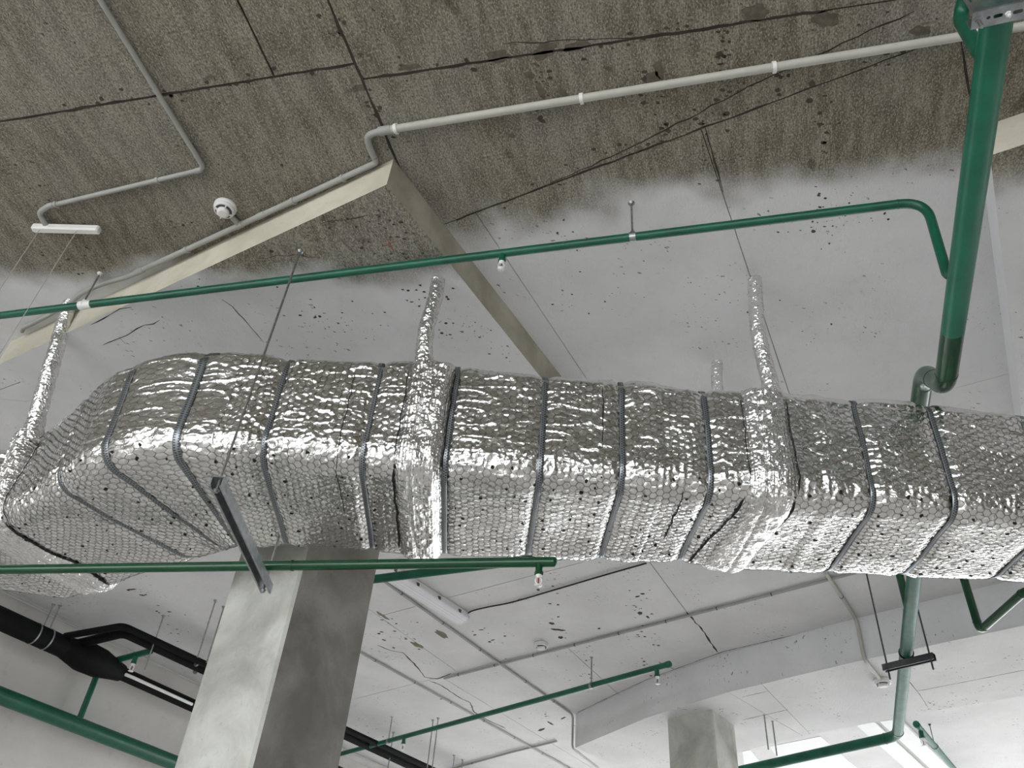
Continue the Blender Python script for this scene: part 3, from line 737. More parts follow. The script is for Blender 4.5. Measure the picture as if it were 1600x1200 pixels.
p = at(1120, 567, 1.0); sleeve((p.x, p.y, ZC-.001), (p.x, p.y+.01, ZT-.02), .022, 3, 0, (1, 0, 0))
sleeve((rodL.x-.03, rodL.y-.01, ZC-.001), (rodL.x+.01, rodL.y+.21, ZT-.12), .030, 4, .045, (.7, -.7, 0))
# pins that pin the blanket to the duct, showing as dark dots
m = MB(); rsp = np.random.RandomState(3)
sv_ = np.arange(.05, SLEN-.1, .085); tv_ = np.arange(TT[90]+.07, TT[90+42+114]+.05, .075)
gs, gt = np.meshgrid(sv_, tv_, indexing='ij'); gs = gs.ravel()+rsp.uniform(-.03, .03, gs.size); gt = gt.ravel()+rsp.uniform(-.025, .025, gt.size)
keep = rsp.rand(gs.size) < .75; gs, gt = gs[keep], gt[keep]; pp, pn = surf(gs, gt, .002)
for i in range(len(gs)):
    nrm = Vector(pn[i]); x = nrm.orthogonal().normalized(); y = nrm.cross(x); c = Vector(pp[i]); r = rsp.uniform(.003, .008); k = 7; vs = []
    for q in range(k):
        a = 2*math.pi*q/k+i; rr = r*rsp.uniform(.6, 1.5); vs.append(c+(x*math.cos(a)+y*math.sin(a))*rr)
    vs.append(c+nrm*.0025); m.add(vs, [(q, (q+1) % k, k) for q in range(k)])
o = m.build('pin_heads', 'black_hole', duct); o['kind'] = 'stuff'

# ------------------------------------------------------------------ pipework helpers
UPZ = Vector((0, 0, 1))
def part(mb, name, mats, parent, label=None):
    o = mb.build(name, mats, parent)
    if label: o['label'] = label
    return o
def sprinkler(parent, p, green='green_paint', sc=1.0):
    """pendent sprinkler under a pipe axis point p"""
    m = MB(); s = sc
    m.tube([p, p-UPZ*.042*s], .0135*s, 12, mi=0); m.lathe(p-UPZ*.040*s, -UPZ, [(.0165*s, 0), (.0165*s, .012*s), (.013*s, .014*s)], 6, 0, False)
    o = part(m, 'sprinkler_socket', [green], parent)
    m = MB(); c = p-UPZ*.052*s
    m.lathe(c, -UPZ, [(.012*s, 0), (.012*s, .008*s), (.008*s, .010*s), (.008*s, .014*s)], 14, 0)
    for sg in (-1, 1):
        m.tube([c+Vector((.007*s*sg, 0, -.012*s)), c+Vector((.012*s*sg, 0, -.020*s)), c+Vector((.011*s*sg, 0, -.030*s)), c+Vector((.002*s*sg, 0, -.040*s))], .0026*s, 6, mi=0)
    m.lathe(c-UPZ*.040*s, -UPZ, [(.004*s, 0), (.015*s, .002*s), (.015*s, .004*s), (.002*s, .006*s)], 14, 0)
    m.tube([c-UPZ*.014*s, c-UPZ*.038*s], .0026*s, 8, mi=1)
    part(m, 'sprinkler_head', ['white_plastic', 'bulb_red'], parent, 'small white sprinkler head')
def ring_band(m, c, axis, r, w, th, mi=0, seg=20):
    ax = Vector(axis).normalized()
    m.lathe(c-ax*w/2, ax, [(r, 0), (r+th, 0), (r+th, w), (r, w)], seg, mi, False)
def pipe_hanger(label, top, p, axis, r, mat='galvanised', group=None, rod=.0042, ztop=None):
    """threaded rod from the ceiling with a ring clamp round a pipe at p"""
    t = thing('pipe_hanger', label, 'pipe hanger', (top.x, top.y, p.z-r), group)
    m = MB(); m.tube([top, Vector((p.x, p.y, p.z+r+.004))], rod, 8); part(m, 'rod', 'rod_steel', t)
    m = MB(); m.lathe(top, -UPZ, [(.014, 0), (.014, .003), (.008, .004), (.008, .014)], 12); part(m, 'anchor', mat, t)
    m = MB(); ring_band(m, p, axis, r+.0005, .024, .003)
    m.lathe(Vector((p.x, p.y, p.z+r)), UPZ, [(.010, 0), (.010, .014)], 6, 0, False); part(m, 'clamp', mat, t)
    return t
def plain_rod(label, a, b, r=.004, group=None):
    m = MB(); m.tube([a, b], r, 8); m.lathe(a, -UPZ, [(.012, 0), (.012, .003), (.007, .004), (.007, .012)], 10)
    return tag(m.build('threaded_rod', 'rod_steel'), label, 'rod', group)
def channel(m, p0, p1, up=UPZ, w=.041, h=.041, th=.0028, lip=.0065, mi=0):
    """strut channel open along -up"""
    d = (Vector(p1)-Vector(p0)).normalized(); side = d.cross(up).normalized(); a = w/2; b = h/2
    prof = [(-a, b), (a, b), (a, -b), (a-lip, -b), (a-lip, -b+.007), (a-lip+th, -b+.007), (a-lip+th, -b+th), (a-th, -b+th), (a-th, b-th), (-a+th, b-th), (-a+th, -b+th), (-a+lip-th, -b+th), (-a+lip-th, -b+.007), (-a+lip, -b+.007), (-a+lip, -b), (-a, -b)]
    m.extr(prof, p0, p1, side, up, mi)

# main sprinkler pipe with its two branches -------------------------------------------
K0, K1 = .785, .923
p_start = at(1553, 60, K0); p_end = at(1476, 606, K0); dirP = (p_end-p_start); dirP.z = 0; dirP.normalize()
z0, zj = p_end.z, CAM_Z+.878*H
RP = .040
jogA = Vector((p_end.x, p_end.y, z0))-dirP*.01; run = (zj-z0)*.86; jogB = jogA+dirP*run; jogB.z = zj
far0 = at(1425, 915, K0); far1 = at(1402, 1150, K0); far0 = Vector((far0.x, far0.y, z0)); far1.z = z0
jogD = jogA.lerp(far0, (3.75-jogA.y)/(far0.y-jogA.y)); jogC = jogD-dirP*run; jogC.z = zj
main = thing('sprinkler_main', 'thick green sprinkler pipe crossing the right side with a looping green branch', 'pipe', (p_start.x, p_start.y, z0-RP))
m = MB(); m.tube([p_start-dirP*1.7, jogA.lerp(p_start, .22)], RP, 28); part(m, 'main_pipe', 'green_main', main)
m = MB(); m.tube([jogA.lerp(p_start, .22), jogA, jogB, jogC, jogD, jogD+dirP*.12], RP, 28, .085, nb=10)
for c, ax in ((jogA-dirP*.075, dirP), (jogA.lerp(jogB, .5), jogB-jogA), (jogB+dirP*.085, dirP)): ring_band(m, c, ax, RP-.001, .006, .0022, 0, 28)
part(m, 'offset_bend', 'green_gloss', main, 'glossy darker green bend lifting the pipe over the duct')
farE = at(1180, 1199, K0); farE.z = z0
m = MB(); m.tube([jogD+dirP*.10, far1, farE+(farE-far1)*.5], RP*.95, 22, .10, nb=8); part(m, 'far_pipe', 'teal_paint', main, 'paler green far length of the pipe beyond the duct')
for c, ax in ((far1-dirP*.10, dirP), (far1+(farE-far1).normalized()*.10, farE-far1)):
    m = MB(); ring_band(m, c, ax, RP*.95, .008, .003, 0, 22); part(m, 'weld_bead', 'green_paint', main)
# long thin branch
b0 = at(0, 493, K1); b1 = at(1412, 318, K1); b0.z = b1.z; db1 = (b1-b0).normalized(); b0 = b0-db1*.6
RB = .0175
ts = (b1.xy-p_start.xy).dot(dirP.xy); foot = p_start+dirP*(ts+.03); foot.z = z0
corner = b1+db1*.075
dropx = foot+UPZ*.02
m = MB(); m.tube([b0, corner, Vector((foot.x-.03, foot.y+.02, z0+.02)), foot], RB, 18, .095, nb=10); part(m, 'branch_pipe', 'green_paint', main, 'long thin green branch with a rounded corner')
m = MB(); ring_band(m, b1-db1*.02, db1, RB-.001, .006, .002); part(m, 'weld_bead', 'green_paint', main)
def on_line(a, b, px, py, k): # point of line a-b nearest to pixel point
    p = at(px, py, k); d = (b-a).normalized(); q = a+d*((p-a).dot(d)); return q
sprinkler(main, on_line(b0, b1, 788, 404, K1))
# second riser branch at the top edge
r0 = at(1497, 26, .905); rfoot = p_start+dirP*((at(1534, 96, K0)-p_start).dot(dirP)); rfoot.z = z0
m = MB(); m.tube([r0+Vector((-.05, -.55, 0)), r0, Vector((rfoot.x-.02, rfoot.y, z0+.03)), rfoot], .021, 18, .07, nb=8); part(m, 'upper_branch', 'green_paint', main)
# riser behind the far length
rr = at(1409, 955, K0); ln = far0+dirP*((rr-far0).dot(dirP)); ln.z = z0
m = MB(); m.tube([ln, Vector((ln.x, ln.y, ZC))], .022, 14); part(m, 'riser', 'green_gloss', main)
# hangers of the branch
q = on_line(b0, b1, 989, 374, K1); pipe_hanger('rod hanger holding the long thin green pipe mid-span', Vector((q.x, q.y, ZC)), q, db1, RB)
q = on_line(b0, b1, 129, 478, K1); t = pipe_hanger('rod hanger with pale sleeve holding the thin green pipe at left', Vector((q.x, q.y, ZC)), q, db1, RB, 'white_plastic')
m = MB(); m.tube([q+db1*.012, q+db1*.050], RB+.002, 18); part(m, 'pale_sleeve', 'white_plastic', t)

# trapeze bracket under the main pipe at the top right corner ---------------------------
zb = z0-RP-.024
bA, bB = atz(1514, 26, zb), atz(1606, 6, zb); bd = (bB-bA).normalized(); bB = bA+bd*.34
t = thing('trapeze_bracket', 'galvanised slotted bracket under the thick green pipe at the top corner', 'bracket', (bA.x, bA.y, zb-.02))
m = MB(); w_, h_, th_ = .046, .044, .003; side = bd.cross(UPZ).normalized()
if side.y > 0: side = -side           # towards the camera
# three plates, the lower one with punched slots
m.box((bA+bB)/2+side*(w_/2)+UPZ*0, bd, side, UPZ, .17, th_/2, h_/2); m.box((bA+bB)/2-side*(w_/2), bd, side, UPZ, .17, th_/2, h_/2)
part(m, 'flange', 'galvanised', t)
import bmesh
def slotted(L0, wd, th, slots, org, ax, ay, az):
    bm = bmesh.new(); vs = [bm.verts.new((x, y, 0)) for x, y in ((0, -wd/2), (L0, -wd/2), (L0, wd/2), (0, wd/2))]
    ed = [bm.edges.new((vs[i], vs[(i+1) % 4])) for i in range(4)]
    for (sx, sl, sr) in slots:
        ring = []
        for i in range(16):
            a = 2*math.pi*i/16; ring.append(bm.verts.new((sx+math.cos(a)*sr+(sl/2 if math.cos(a) > 0 else -sl/2), math.sin(a)*sr, 0)))
        ed += [bm.edges.new((ring[i], ring[(i+1) % 16])) for i in range(16)]
    bmesh.ops.triangle_fill(bm, edges=ed, use_beauty=True)
    r = bmesh.ops.extrude_face_region(bm, geom=bm.faces[:]); 
    for v in [g for g in r['geom'] if isinstance(g, bmesh.types.BMVert)]: v.co.z += th
    bmesh.ops.recalc_face_normals(bm, faces=bm.faces[:])
    out = MB(); bm.verts.index_update(); out.add([org+ax*v.co.x+ay*v.co.y+az*v.co.z for v in bm.verts], [[v.index for v in f.verts] for f in bm.faces]); bm.free(); return out
m = slotted(.34, w_, th_, [(.038, .001, .0042), (.060, .012, .0050), (.104, .012, .0050), (.148, .012, .0050), (.192, .012, .0050), (.236, .012, .0050)], bA-UPZ*(h_/2), bd, side, -UPZ); part(m, 'slotted_plate', 'galvanised', t)
rodp = bA+bd*.014
m = MB(); m.tube([Vector((rodp.x, rodp.y, ZC)), rodp-UPZ*.060], .0050, 10); part(m, 'rod', 'rod_steel', t)
m = MB(); m.lathe(rodp-UPZ*(h_/2+.003), -UPZ, [(.0125, 0), (.0125, .002), (.0085, .0022), (.0085, .010)], 6, 0, False); part(m, 'nut', 'galvanised', t)
bolt = bA+bd*.082; m = MB(); m.lathe(bolt-UPZ*(h_/2+.003), -UPZ, [(.0075, 0), (.0075, .005), (.0035, .005), (.0035, .015)], 6, 0, False); part(m, 'bolt', 'white_plastic', t)

# trapeze under the far length of the pipe
zt = z0-RP-.022; ta_ = at(1416, 1020, K0); fdir = (far1-jogD).normalized(); ta_ = jogD+fdir*((ta_-jogD).dot(fdir)); tc = Vector((ta_.x, ta_.y, zt)); td = (atz(1440, 1022, zt)-atz(1390, 1034, zt)).normalized()
t = thing('trapeze_hanger', 'small dark trapeze bar on two thin rods under the pale green pipe', 'pipe hanger', (tc.x, tc.y, zt-.02))
m = MB(); channel(m, tc-td*.16, tc+td*.16); part(m, 'channel', 'dark_steel', t)
for sg in (-1, 1):
    m = MB(); r_ = tc+td*(.135*sg); m.tube([Vector((r_.x, r_.y, ZC)), r_-UPZ*.075], .0055, 8); part(m, 'rod', 'dark_steel', t)
m = MB(); ring_band(m, Vector((tc.x, tc.y, z0)), fdir, RP*.95, .012, .006); part(m, 'clamp', 'black_rubber', t)

# lower dark pipe on the long channel --------------------------------------------------
KR = .52
ra, rb = at(341, 757, KR), at(417, 920, KR); rd = (rb-ra).normalized()
an = at(469, 393, SOFF); ra = Vector((an.x, an.y, ra.z)); rb.z = ra.z; rd = (rb-ra).normalized(); ra2 = ra-rd*.02
t = thing('trapeze_hanger', 'grey steel channel hung on long thin rods below the foil duct', 'pipe hanger', (ra.x, ra.y, ra.z-.02))
m = MB(); channel(m, ra2, rb); part(m, 'channel', 'galvanised', t)
m = MB(); m.tube([Vector((ra.x, ra.y, ZS)), ra-UPZ*.03], .0045, 10); part(m, 'rod', 'rod_steel', t)
fr = rb-rd*.035
m = MB(); m.tube([Vector((fr.x, fr.y, ZS)), fr-UPZ*.035], .0045, 10); part(m, 'rod', 'rod_steel', t)
m = MB(); m.lathe(Vector((ra.x, ra.y, ZS)), -UPZ, [(.014, 0), (.014, .003), (.008, .004), (.008, .014)], 12); part(m, 'anchor', 'galvanised', t)
for c in (ra, fr):
    m = MB(); m.lathe(c-UPZ*.0205, -UPZ, [(.012, 0), (.012, .002), (.008, .0022), (.008, .010)], 6, 0, False); part(m, 'nut', 'galvanised', t)
zp = ra.z+.0205+.021
l0, l1 = atz(0, 890, zp), atz(866, 878, zp); dl = (l1-l0).normalized()
t = thing('sprinkler_branch', 'dark glossy green pipe with capped end and sprinkler below the foil duct', 'pipe', (l1.x, l1.y, zp-.02))
m = MB(); m.tube([l0-dl*.9, l1], .0195, 20); m.lathe(l1, dl, [(.0195, 0), (.0175, .006), (.010, .010)], 20); part(m, 'pipe', 'green_gloss', t)
m = MB()
ring_band(m, on_line(l0, l1, 458, 885, (zp-CAM_Z)/H), dl, .019, .008, .003); part(m, 'coupling', 'green_gloss', t)
sprinkler(t, on_line(l0, l1, 843, 879, (zp-CAM_Z)/H), 'green_gloss')
# teal pipe seen under it, further back
a, b = at(560, 908, .80), at(830, 874, .80); b.z = a.z
m = MB(); m.tube([a-(b-a)*.25, b+(b-a)*1.2], .026, 16); t = tag(m.build('sprinkler_branch', 'teal_paint'), 'short visible length of teal pipe just right of the big column', 'pipe')

# drop with an elbow at the right edge
KV = .70
v0, v1 = at(1531, 986, KV), at(1603, 922, KV); v1.z = v0.z
t = thing('drop_pipe', 'green pipe dropping behind the duct and turning in a sharp V at the right edge', 'pipe', (v0.x, v0.y, v0.z-.02))
vd = (v1-v0).normalized()
m = MB(); m.tube([Vector((v0.x, v0.y, ZC-.002)), v0, v1, v1+Vector((1.6, -.19, 0))], .0205, 18, .045, nb=8); part(m, 'pipe', 'green_gloss', t)
for c, ax in ((v0+UPZ*.05, UPZ), (v0+vd*.05, vd), (v1-vd*.04, vd)):
    m = MB(); ring_band(m, c, ax, .0205, .005, .002); part(m, 'weld_bead', 'green_gloss', t)

# far green pipes ----------------------------------------------------------------------
KG = kdrop((926, 1028), 1.0, (926, 1072))
g0, g1 = at(536, 1177, KG), at(1045, 1038, KG); g1.z = g0.z; dg = (g1-g0).normalized()
t = thing('sprinkler_branch', 'thin dark green pipe sloping across the far ceiling to a capped end', 'pipe', (g1.x, g1.y, g0.z-.02))
m = MB(); m.tube([g0-dg*1.6, g1], .023, 16); m.lathe(g1, dg, [(.026, -.02), (.026, .012), (.018, .018)], 16); part(m, 'pipe', 'green_paint', t)
sprinkler(t, on_line(g0, g1, 1028, 1044, KG), sc=1.35); sprinkler(t, on_line(g0, g1, 635, 1152, KG), sc=1.35)
q = on_line(g0, g1, 926, 1072, KG); pipe_hanger('rod hanger on the far green pipe near its capped end', Vector((q.x, q.y, ZC)), q, dg, .023, 'galvanised', rod=.006)
q = on_line(g0, g1, 608, 1158, KG); pipe_hanger('rod hanger on the far green pipe near the black pipes', Vector((q.x, q.y, ZC)), q, dg, .023, 'galvanised', rod=.006)
KF = .93
f0, f1 = at(1432, 1132, KF), at(1492, 1203, KF); f1.z = f0.z; df = (f1-f0).normalized()
t = thing('sprinkler_branch', 'pale green pipe stub with sprinkler at the bottom right corner', 'pipe', (f0.x, f0.y, f0.z-.02))
m = MB(); m.tube([f0, f1+df*1.5], .026, 16); m.lathe(f0, -df, [(.029, -.03), (.029, .012), (.02, .018)], 16); part(m, 'pipe', 'teal_paint', t)
sprinkler(t, f0+df*.12, 'teal_paint', 1.5)
q = on_line(f0, f1, 1461, 1166, KF); pipe_hanger('thin rod hanger on the pale green stub at bottom right', Vector((q.x, q.y, ZC)), q, df, .026, 'teal_paint', rod=.005)
for i, (pa, pb) in enumerate((((1194, 1117), (1203, 1192)), ((1207, 1127), (1213, 1186)))):
    a = at(pa[0], pa[1], K2); plain_rod('%s of two thin rods hanging from the dropped beam to the dark pipe' % ('left' if i == 0 else 'right'), a, Vector((a.x, a.y, z0+.01)), .006, 'rods under the dropped beam')
# green pipe along the left wall
WV_ = W1-.30
h0, h1 = atv(0, 1090, WV_), atv(280, 1192, WV_); h1.z = h0.z = (h0.z+h1.z)/2; dh = E1.copy()
t = thing('sprinkler_main', 'dark green pipe running along the lower left wall with a rising branch', 'pipe', (h0.x, h0.y, h0.z-.06))
m = MB(); m.tube([h0-dh*1.5, h0+dh*7], .062, 22); part(m, 'main_pipe', 'green_paint', t)
bt = atv(142, 1128, WV_); bt = h0+dh*((bt-h0).dot(dh)); up1 = atv(172, 1046, W1-.10)
bt = bt+E2*.17; top_ = Vector((bt.x, bt.y, up1.z)); e_ = at(236, 1017, (up1.z-CAM_Z)/H)
m = MB(); m.tube([bt-E2*.15, bt, top_, e_], .026, 14, .05); part(m, 'rising_branch', 'green_paint', t)
sprinkler(t, top_.lerp(e_, .72), sc=1.5)

# ------------------------------------------------------------------ conduits
def bez(pts, n=14):
    out = []; pts = [Vector(p) for p in pts]
    for i in range(len(pts)-1):
        p0, p1, p2, p3 = pts[max(i-1, 0)], pts[i], pts[i+1], pts[min(i+2, len(pts)-1)]
        for k in range(n):
            t = k/n; out.append(.5*((2*p1)+(p2-p0)*t+(2*p0-5*p1+4*p2-p3)*t*t+(3*p1-p0-3*p2+p3)*t**3))
    out.append(pts[-1]); return out
def flex(m, pts, r, mi=0):
    P = bez(pts, 10); L_ = [0]
    for a, b in zip(P, P[1:]): L_.append(L_[-1]+(b-a).length)
    n = max(8, int(L_[-1]/.0035)); Q = []
    for i in range(n+1):
        d = L_[-1]*i/n; j = max(k for k in range(len(L_)) if L_[k] <= d+1e-9); j = min(j, len(P)-2); Q.append(P[j].lerp(P[j+1], (d-L_[j])/max(L_[j+1]-L_[j], 1e-6)))
    m.tube(Q, [r*(1.0 if i % 2 else .86) for i in range(n+1)], 12, mi=mi)
def clip(parent, p, d, r, mat='grey_plastic', small=False):
    m = MB(); d = Vector(d).normalized(); ring_band(m, p, d, r*.98, .013 if not small else .009, .0035 if not small else .002, 0, 16)
    s_ = d.cross(UPZ).normalized()
    if not small: m.box(p+s_*(r+.004)+UPZ*.006, d, s_, UPZ, .0065, .004, .010); m.box(p+UPZ*(r*.9), d, s_, UPZ, .008, r*.8, .004)
    part(m, 'clip', mat, parent)
def sleeve_c(parent, p, d, r, L0, mat='grey_plastic'):
    m = MB(); d = Vector(d).normalized(); m.tube([p-d*L0/2, p+d*L0/2], r, 16); part(m, 'coupling', mat, parent)
def cz_(r): return ZC-r-.006

# run to the little white box at upper left
r = .0105; zc = cz_(r); P = [atz(x, y, zc) for x, y in ((138, -30), (320, 264), (76, 322))]; e1_ = atz(60, 332, zc); e2_ = atz(72, 352, zc-.012)
t = thing('electrical_conduit', 'grey conduit bent in an L across the upper left ceiling to a white box', 'conduit', P[1])
m = MB(); m.tube(P, r, 14, .03); part(m, 'conduit', 'grey_plastic', t)
m = MB(); m.tube([P[2], e1_, e2_], r*1.15, 14, .03); part(m, 'elbow', 'grey_plastic', t)
d12 = (P[2]-P[1]).normalized(); d01 = (P[1]-P[0]).normalized()
for px in ((248, 284), (88, 320)): clip(t, on_line(P[1], P[2], px[0], px[1], (zc-CAM_Z)/H), d12, r)
sleeve_c(t, P[1]+d12*.03, d12, r*1.18, .03); sleeve_c(t, P[2]-d12*.012, d12, r*1.18, .03); sleeve_c(t, P[1]-d01*.07, d01, r*1.12, .01)
# run along the ceiling and the edge of the square slab
r = .0155; zc = cz_(r); A0, A1 = atz(1650, 33, zc), atz(606, 203, zc); dA = (A1-A0).normalized(); A0 = A0-dA*2.2
t = thing('electrical_conduit', 'long pale grey conduit running across the ceiling and down along the square slab edge', 'conduit', A1)
m = MB(); m.tube([A0, A1], r, 16); part(m, 'conduit', 'pale_conduit', t)
m = MB(); F1 = [atz(x, y, zc) for x, y in ((590, 204), (576, 212), (577, 228), (585, 246))]; F1[0] = A1+dA*.03; flex(m, F1, r*.92); part(m, 'flexible_bend', 'grey_plastic', t)
sleeve_c(t, A1+dA*.012, dA, r*1.16, .05, 'grey_plastic')
r2 = .0125; zc2 = cz_(r2); S0, S1 = atz(588, 254, zc2), atz(215, 425, zc2); dS = (S1-S0).normalized()
m = MB(); m.tube([F1[-1], S0, S1], r2, 16, .03); part(m, 'conduit', 'grey_plastic', t)
m = MB(); F2 = [S1, S1+dS*.07]+[atz(x, y, zc2) for x, y in ((160, 444), (132, 456), (108, 474))]+[atz(x, y, zc2) for x, y in ((80, 490), (52, 505), (37, 512), (34, 518))]
flex(m, F2, r2*.95); part(m, 'flexible_tail', 'grey_plastic', t)
for px, f_ in (((535, 278), 0), ((458, 314), 0), ((292, 390), 0)): clip(t, on_line(S0, S1, px[0], px[1], (zc2-CAM_Z)/H), dS, r2)
sleeve_c(t, S1-dS*.015, dS, r2*1.18, .05); sleeve_c(t, on_line(S0, S1, 408, 336, (zc2-CAM_Z)/H), dS, r2*1.15, .04); sleeve_c(t, on_line(S0, S1, 375, 352, (zc2-CAM_Z)/H), dS, r2*1.2, .035)
for px in ((1210, 105), (908, 153), (618, 201), (1528, 50)): clip(t, on_line(A0, A1, px[0], px[1], (zc-CAM_Z)/H), dA, r, 'white_plastic')
t_run = t

# ceiling mount with two hanging wires
fa, fb = at(50, 358, .985), at(155, 361, .985); fb.z = fa.z; fd = (fb-fa).normalized(); fs_ = UPZ.cross(fd)
t = thing('ceiling_mount', 'slim white mounting box with two thin wires hanging from it', 'ceiling mount', ((fa+fb)/2).to_tuple())
m = MB(); m.box((fa+fb)/2+UPZ*.008, fd, fs_, UPZ, (fb-fa).length/2, .017, .017, 0, .006); part(m, 'box', 'white_plastic', t)
for px in ((67, 364), (127, 370)):
    w = on_line(fa, fb, px[0], px[1], .985); w = w-fs_*.004
    m = MB(); m.tube([w-UPZ*.008, Vector((w.x, w.y, 2.9))], .0016, 6); part(m, 'wire', 'pale_conduit', t)

def detector(label, p, zc, r=.05, tilt=None):
    t = thing('smoke_detector', label, 'smoke detector', (p.x, p.y, zc-.055)); c = Vector((p.x, p.y, zc))
    m = MB(); m.lathe(c, -UPZ, [(r*.98, 0), (r*1.04, .003), (r*1.04, .014), (r*.96, .017)], 32); part(m, 'base', 'white_plastic', t)
    m = MB(); m.lathe(c-UPZ*.017, -UPZ, [(r*.93, 0), (r*.95, .010), (r*.90, .016), (r*.78, .017)], 32); hd = part(m, 'cover', 'white_plastic', t)
    for i in range(4):
        a = i*math.pi/2+.5; m = MB(); m.box(c-UPZ*.037+Vector((math.cos(a), math.sin(a), 0))*r*.68, (-math.sin(a), math.cos(a), 0), (math.cos(a), math.sin(a), 0), UPZ, r*.07, r*.16, .007); part(m, 'rib', 'white_plastic', hd)
    m = MB(); m.lathe(c-UPZ*.033, -UPZ, [(r*.76, 0), (r*.76, .004)], 28); part(m, 'sensor_gap', 'dark_steel', hd)
    m = MB(); m.lathe(c-UPZ*.040, -UPZ, [(r*.55, -.004), (r*.57, .006), (r*.52, .012), (r*.34, .015)], 32); part(m, 'cap', 'white_plastic', hd)
tq = on_line(S0, S1, 374, 352, (zc2-CAM_Z)/H); tp = at(353, 322, 1.0)
m = MB(); m.tube([tq, Vector((tp.x, tp.y, tq.z)).lerp(tq, .35)], r2*.95, 12); part(m, 'tee_branch', 'grey_plastic', t_run)
p = at(353, 322, 1.0); detector('round white smoke detector beside the square slab at upper left', p, ZC, .047)
p = at(846, 1005, 1.0); detector('small white smoke detector in the middle of the far ceiling', p, ZC, .058)
p = at(1378, 1062, K2); detector('small white smoke detector under the dropped beam beside the pale pipe', p, Z2, .062)

# far conduits
def far_run(label, pts, r, mat, clips=(), bend=.05, name='electrical_conduit', cat='conduit'):
    t = thing(name, label, cat, pts[0].to_tuple()); m = MB(); m.tube(pts, r, 10, bend); part(m, 'conduit', mat, t)
    for (i, f) in clips: clip(t, pts[i].lerp(pts[i+1], f), pts[i+1]-pts[i], r, 'dark_steel', True)
    return t
zf = ZC-.016
far_run('conduit slanting down the far ceiling from the column to the lower edge', [atz(548, 1011, zf), atz(910, 1212, zf)], .0095, 'grey_plastic', [(0, .08+.14*i) for i in range(7)])
c0 = bl[0]-Vector((.03, .025)); c0b = Vector((c0.x, c0.y, Z2-.012))
far_run('cable conduit dropping over the corner of the dropped beam', [atz(580, 894, zf), atz(785, 1040, zf), Vector((c0.x, c0.y, zf)), c0b, atz(935, 1200, Z2-.012)], .0105, 'grey_plastic', [(0, .2), (0, .5), (0, .8), (1, .3), (1, .7)])
far_run('grey conduit crossing the far ceiling past the smoke detector', [atz(694, 1060, zf), atz(1290, 907, zf), atz(1420, 873, zf)], .011, 'grey_plastic', [(0, .05+.12*i) for i in range(8)])
bface = Vector((at(1345, 968, 1.0).x, at(1345, 968, 1.0).y)); bf = bface-nn*.03
kb_ = atz(1352, 1030, Z2)
bf = Vector((kb_.x, kb_.y))-nn*.02
far_run('white conduit stepping over the dropped beam to a smoke detector', [atz(1290, 895, zf), Vector((bf.x, bf.y, zf)), Vector((bf.x, bf.y, Z2-.014)), atz(1374, 1060, Z2-.014)], .013, 'pale_conduit', [(0, .5)])
far_run('thin white conduit on the ceiling above the black pipes', [atz(5, 921, ZC-.03), atz(310, 1069, ZC-.03), atz(610, 1203, ZC-.03)], .011, 'pale_conduit', [])
pts = bez([atz(x, y, ZC-.012) for x, y in ((727, 972), (733, 957), (760, 949), (800, 941), (862, 923), (940, 900), (1010, 880))])
m = MB(); m.tube(pts, .006, 8); tag(m.build('power_cable', 'cable_black'), 'thin black cable leaving the end of the tube light', 'cable')
far_run('short pale conduit along the bottom edge of the far ceiling', [atz(700, 1203, zf), atz(800, 1175, zf), atz(870, 1158, zf)], .011, 'grey_plastic', [(0, .4)])

# tube light
zl = ZC-.053; l1_ = atz(722, 969, zl); l0_ = atz(600, 893, zl); ld = (l0_-l1_).normalized(); l0_ = l1_+ld*1.25; ls = UPZ.cross(ld)
t = thing('tube_light', 'white linear tube light fixed to the far ceiling beside the column', 'light fitting', l1_.to_tuple())
m = MB(); m.box((l0_+l1_)/2+UPZ*.032, ld, ls, UPZ, .625, .064, .018, 0, .005); part(m, 'body', 'white_plastic', t)
m = MB(); prof = [(-.070, .014), (.070, .014)]+[(.072*math.cos(a), -.034*math.sin(a)) for a in [math.pi*i/14 for i in range(15)]]
m.extr(prof, l1_-UPZ*.0+ld*.012, l0_-ld*.012, ls, UPZ)
for q_ in (-.04, -.014, .014, .04): m.box((l0_+l1_)/2+ls*q_-UPZ*(.034*math.sqrt(1-(q_/.072)**2)), ld, ls, UPZ, .61, .0025, .0018)
part(m, 'diffuser', 'lens_plastic', t)
for e_, sg in ((l1_, 1), (l0_, -1)):
    m = MB(); m.extr([(a*1.05, b*1.05) for a, b in prof], e_, e_+ld*sg*.014, ls, UPZ); part(m, 'end_cap', 'white_plastic', t)
for i in range(5):
    m = MB(); c = l1_+ld*(.12+.25*i)+ls*.070; m.box(c+UPZ*.012, ld, ls, UPZ, .012, .006, .012); part(m, 'spring_clip', 'dark_steel', t)
sgn = (at(760, 960, 1)-at(722, 969, 1)).dot(ls)

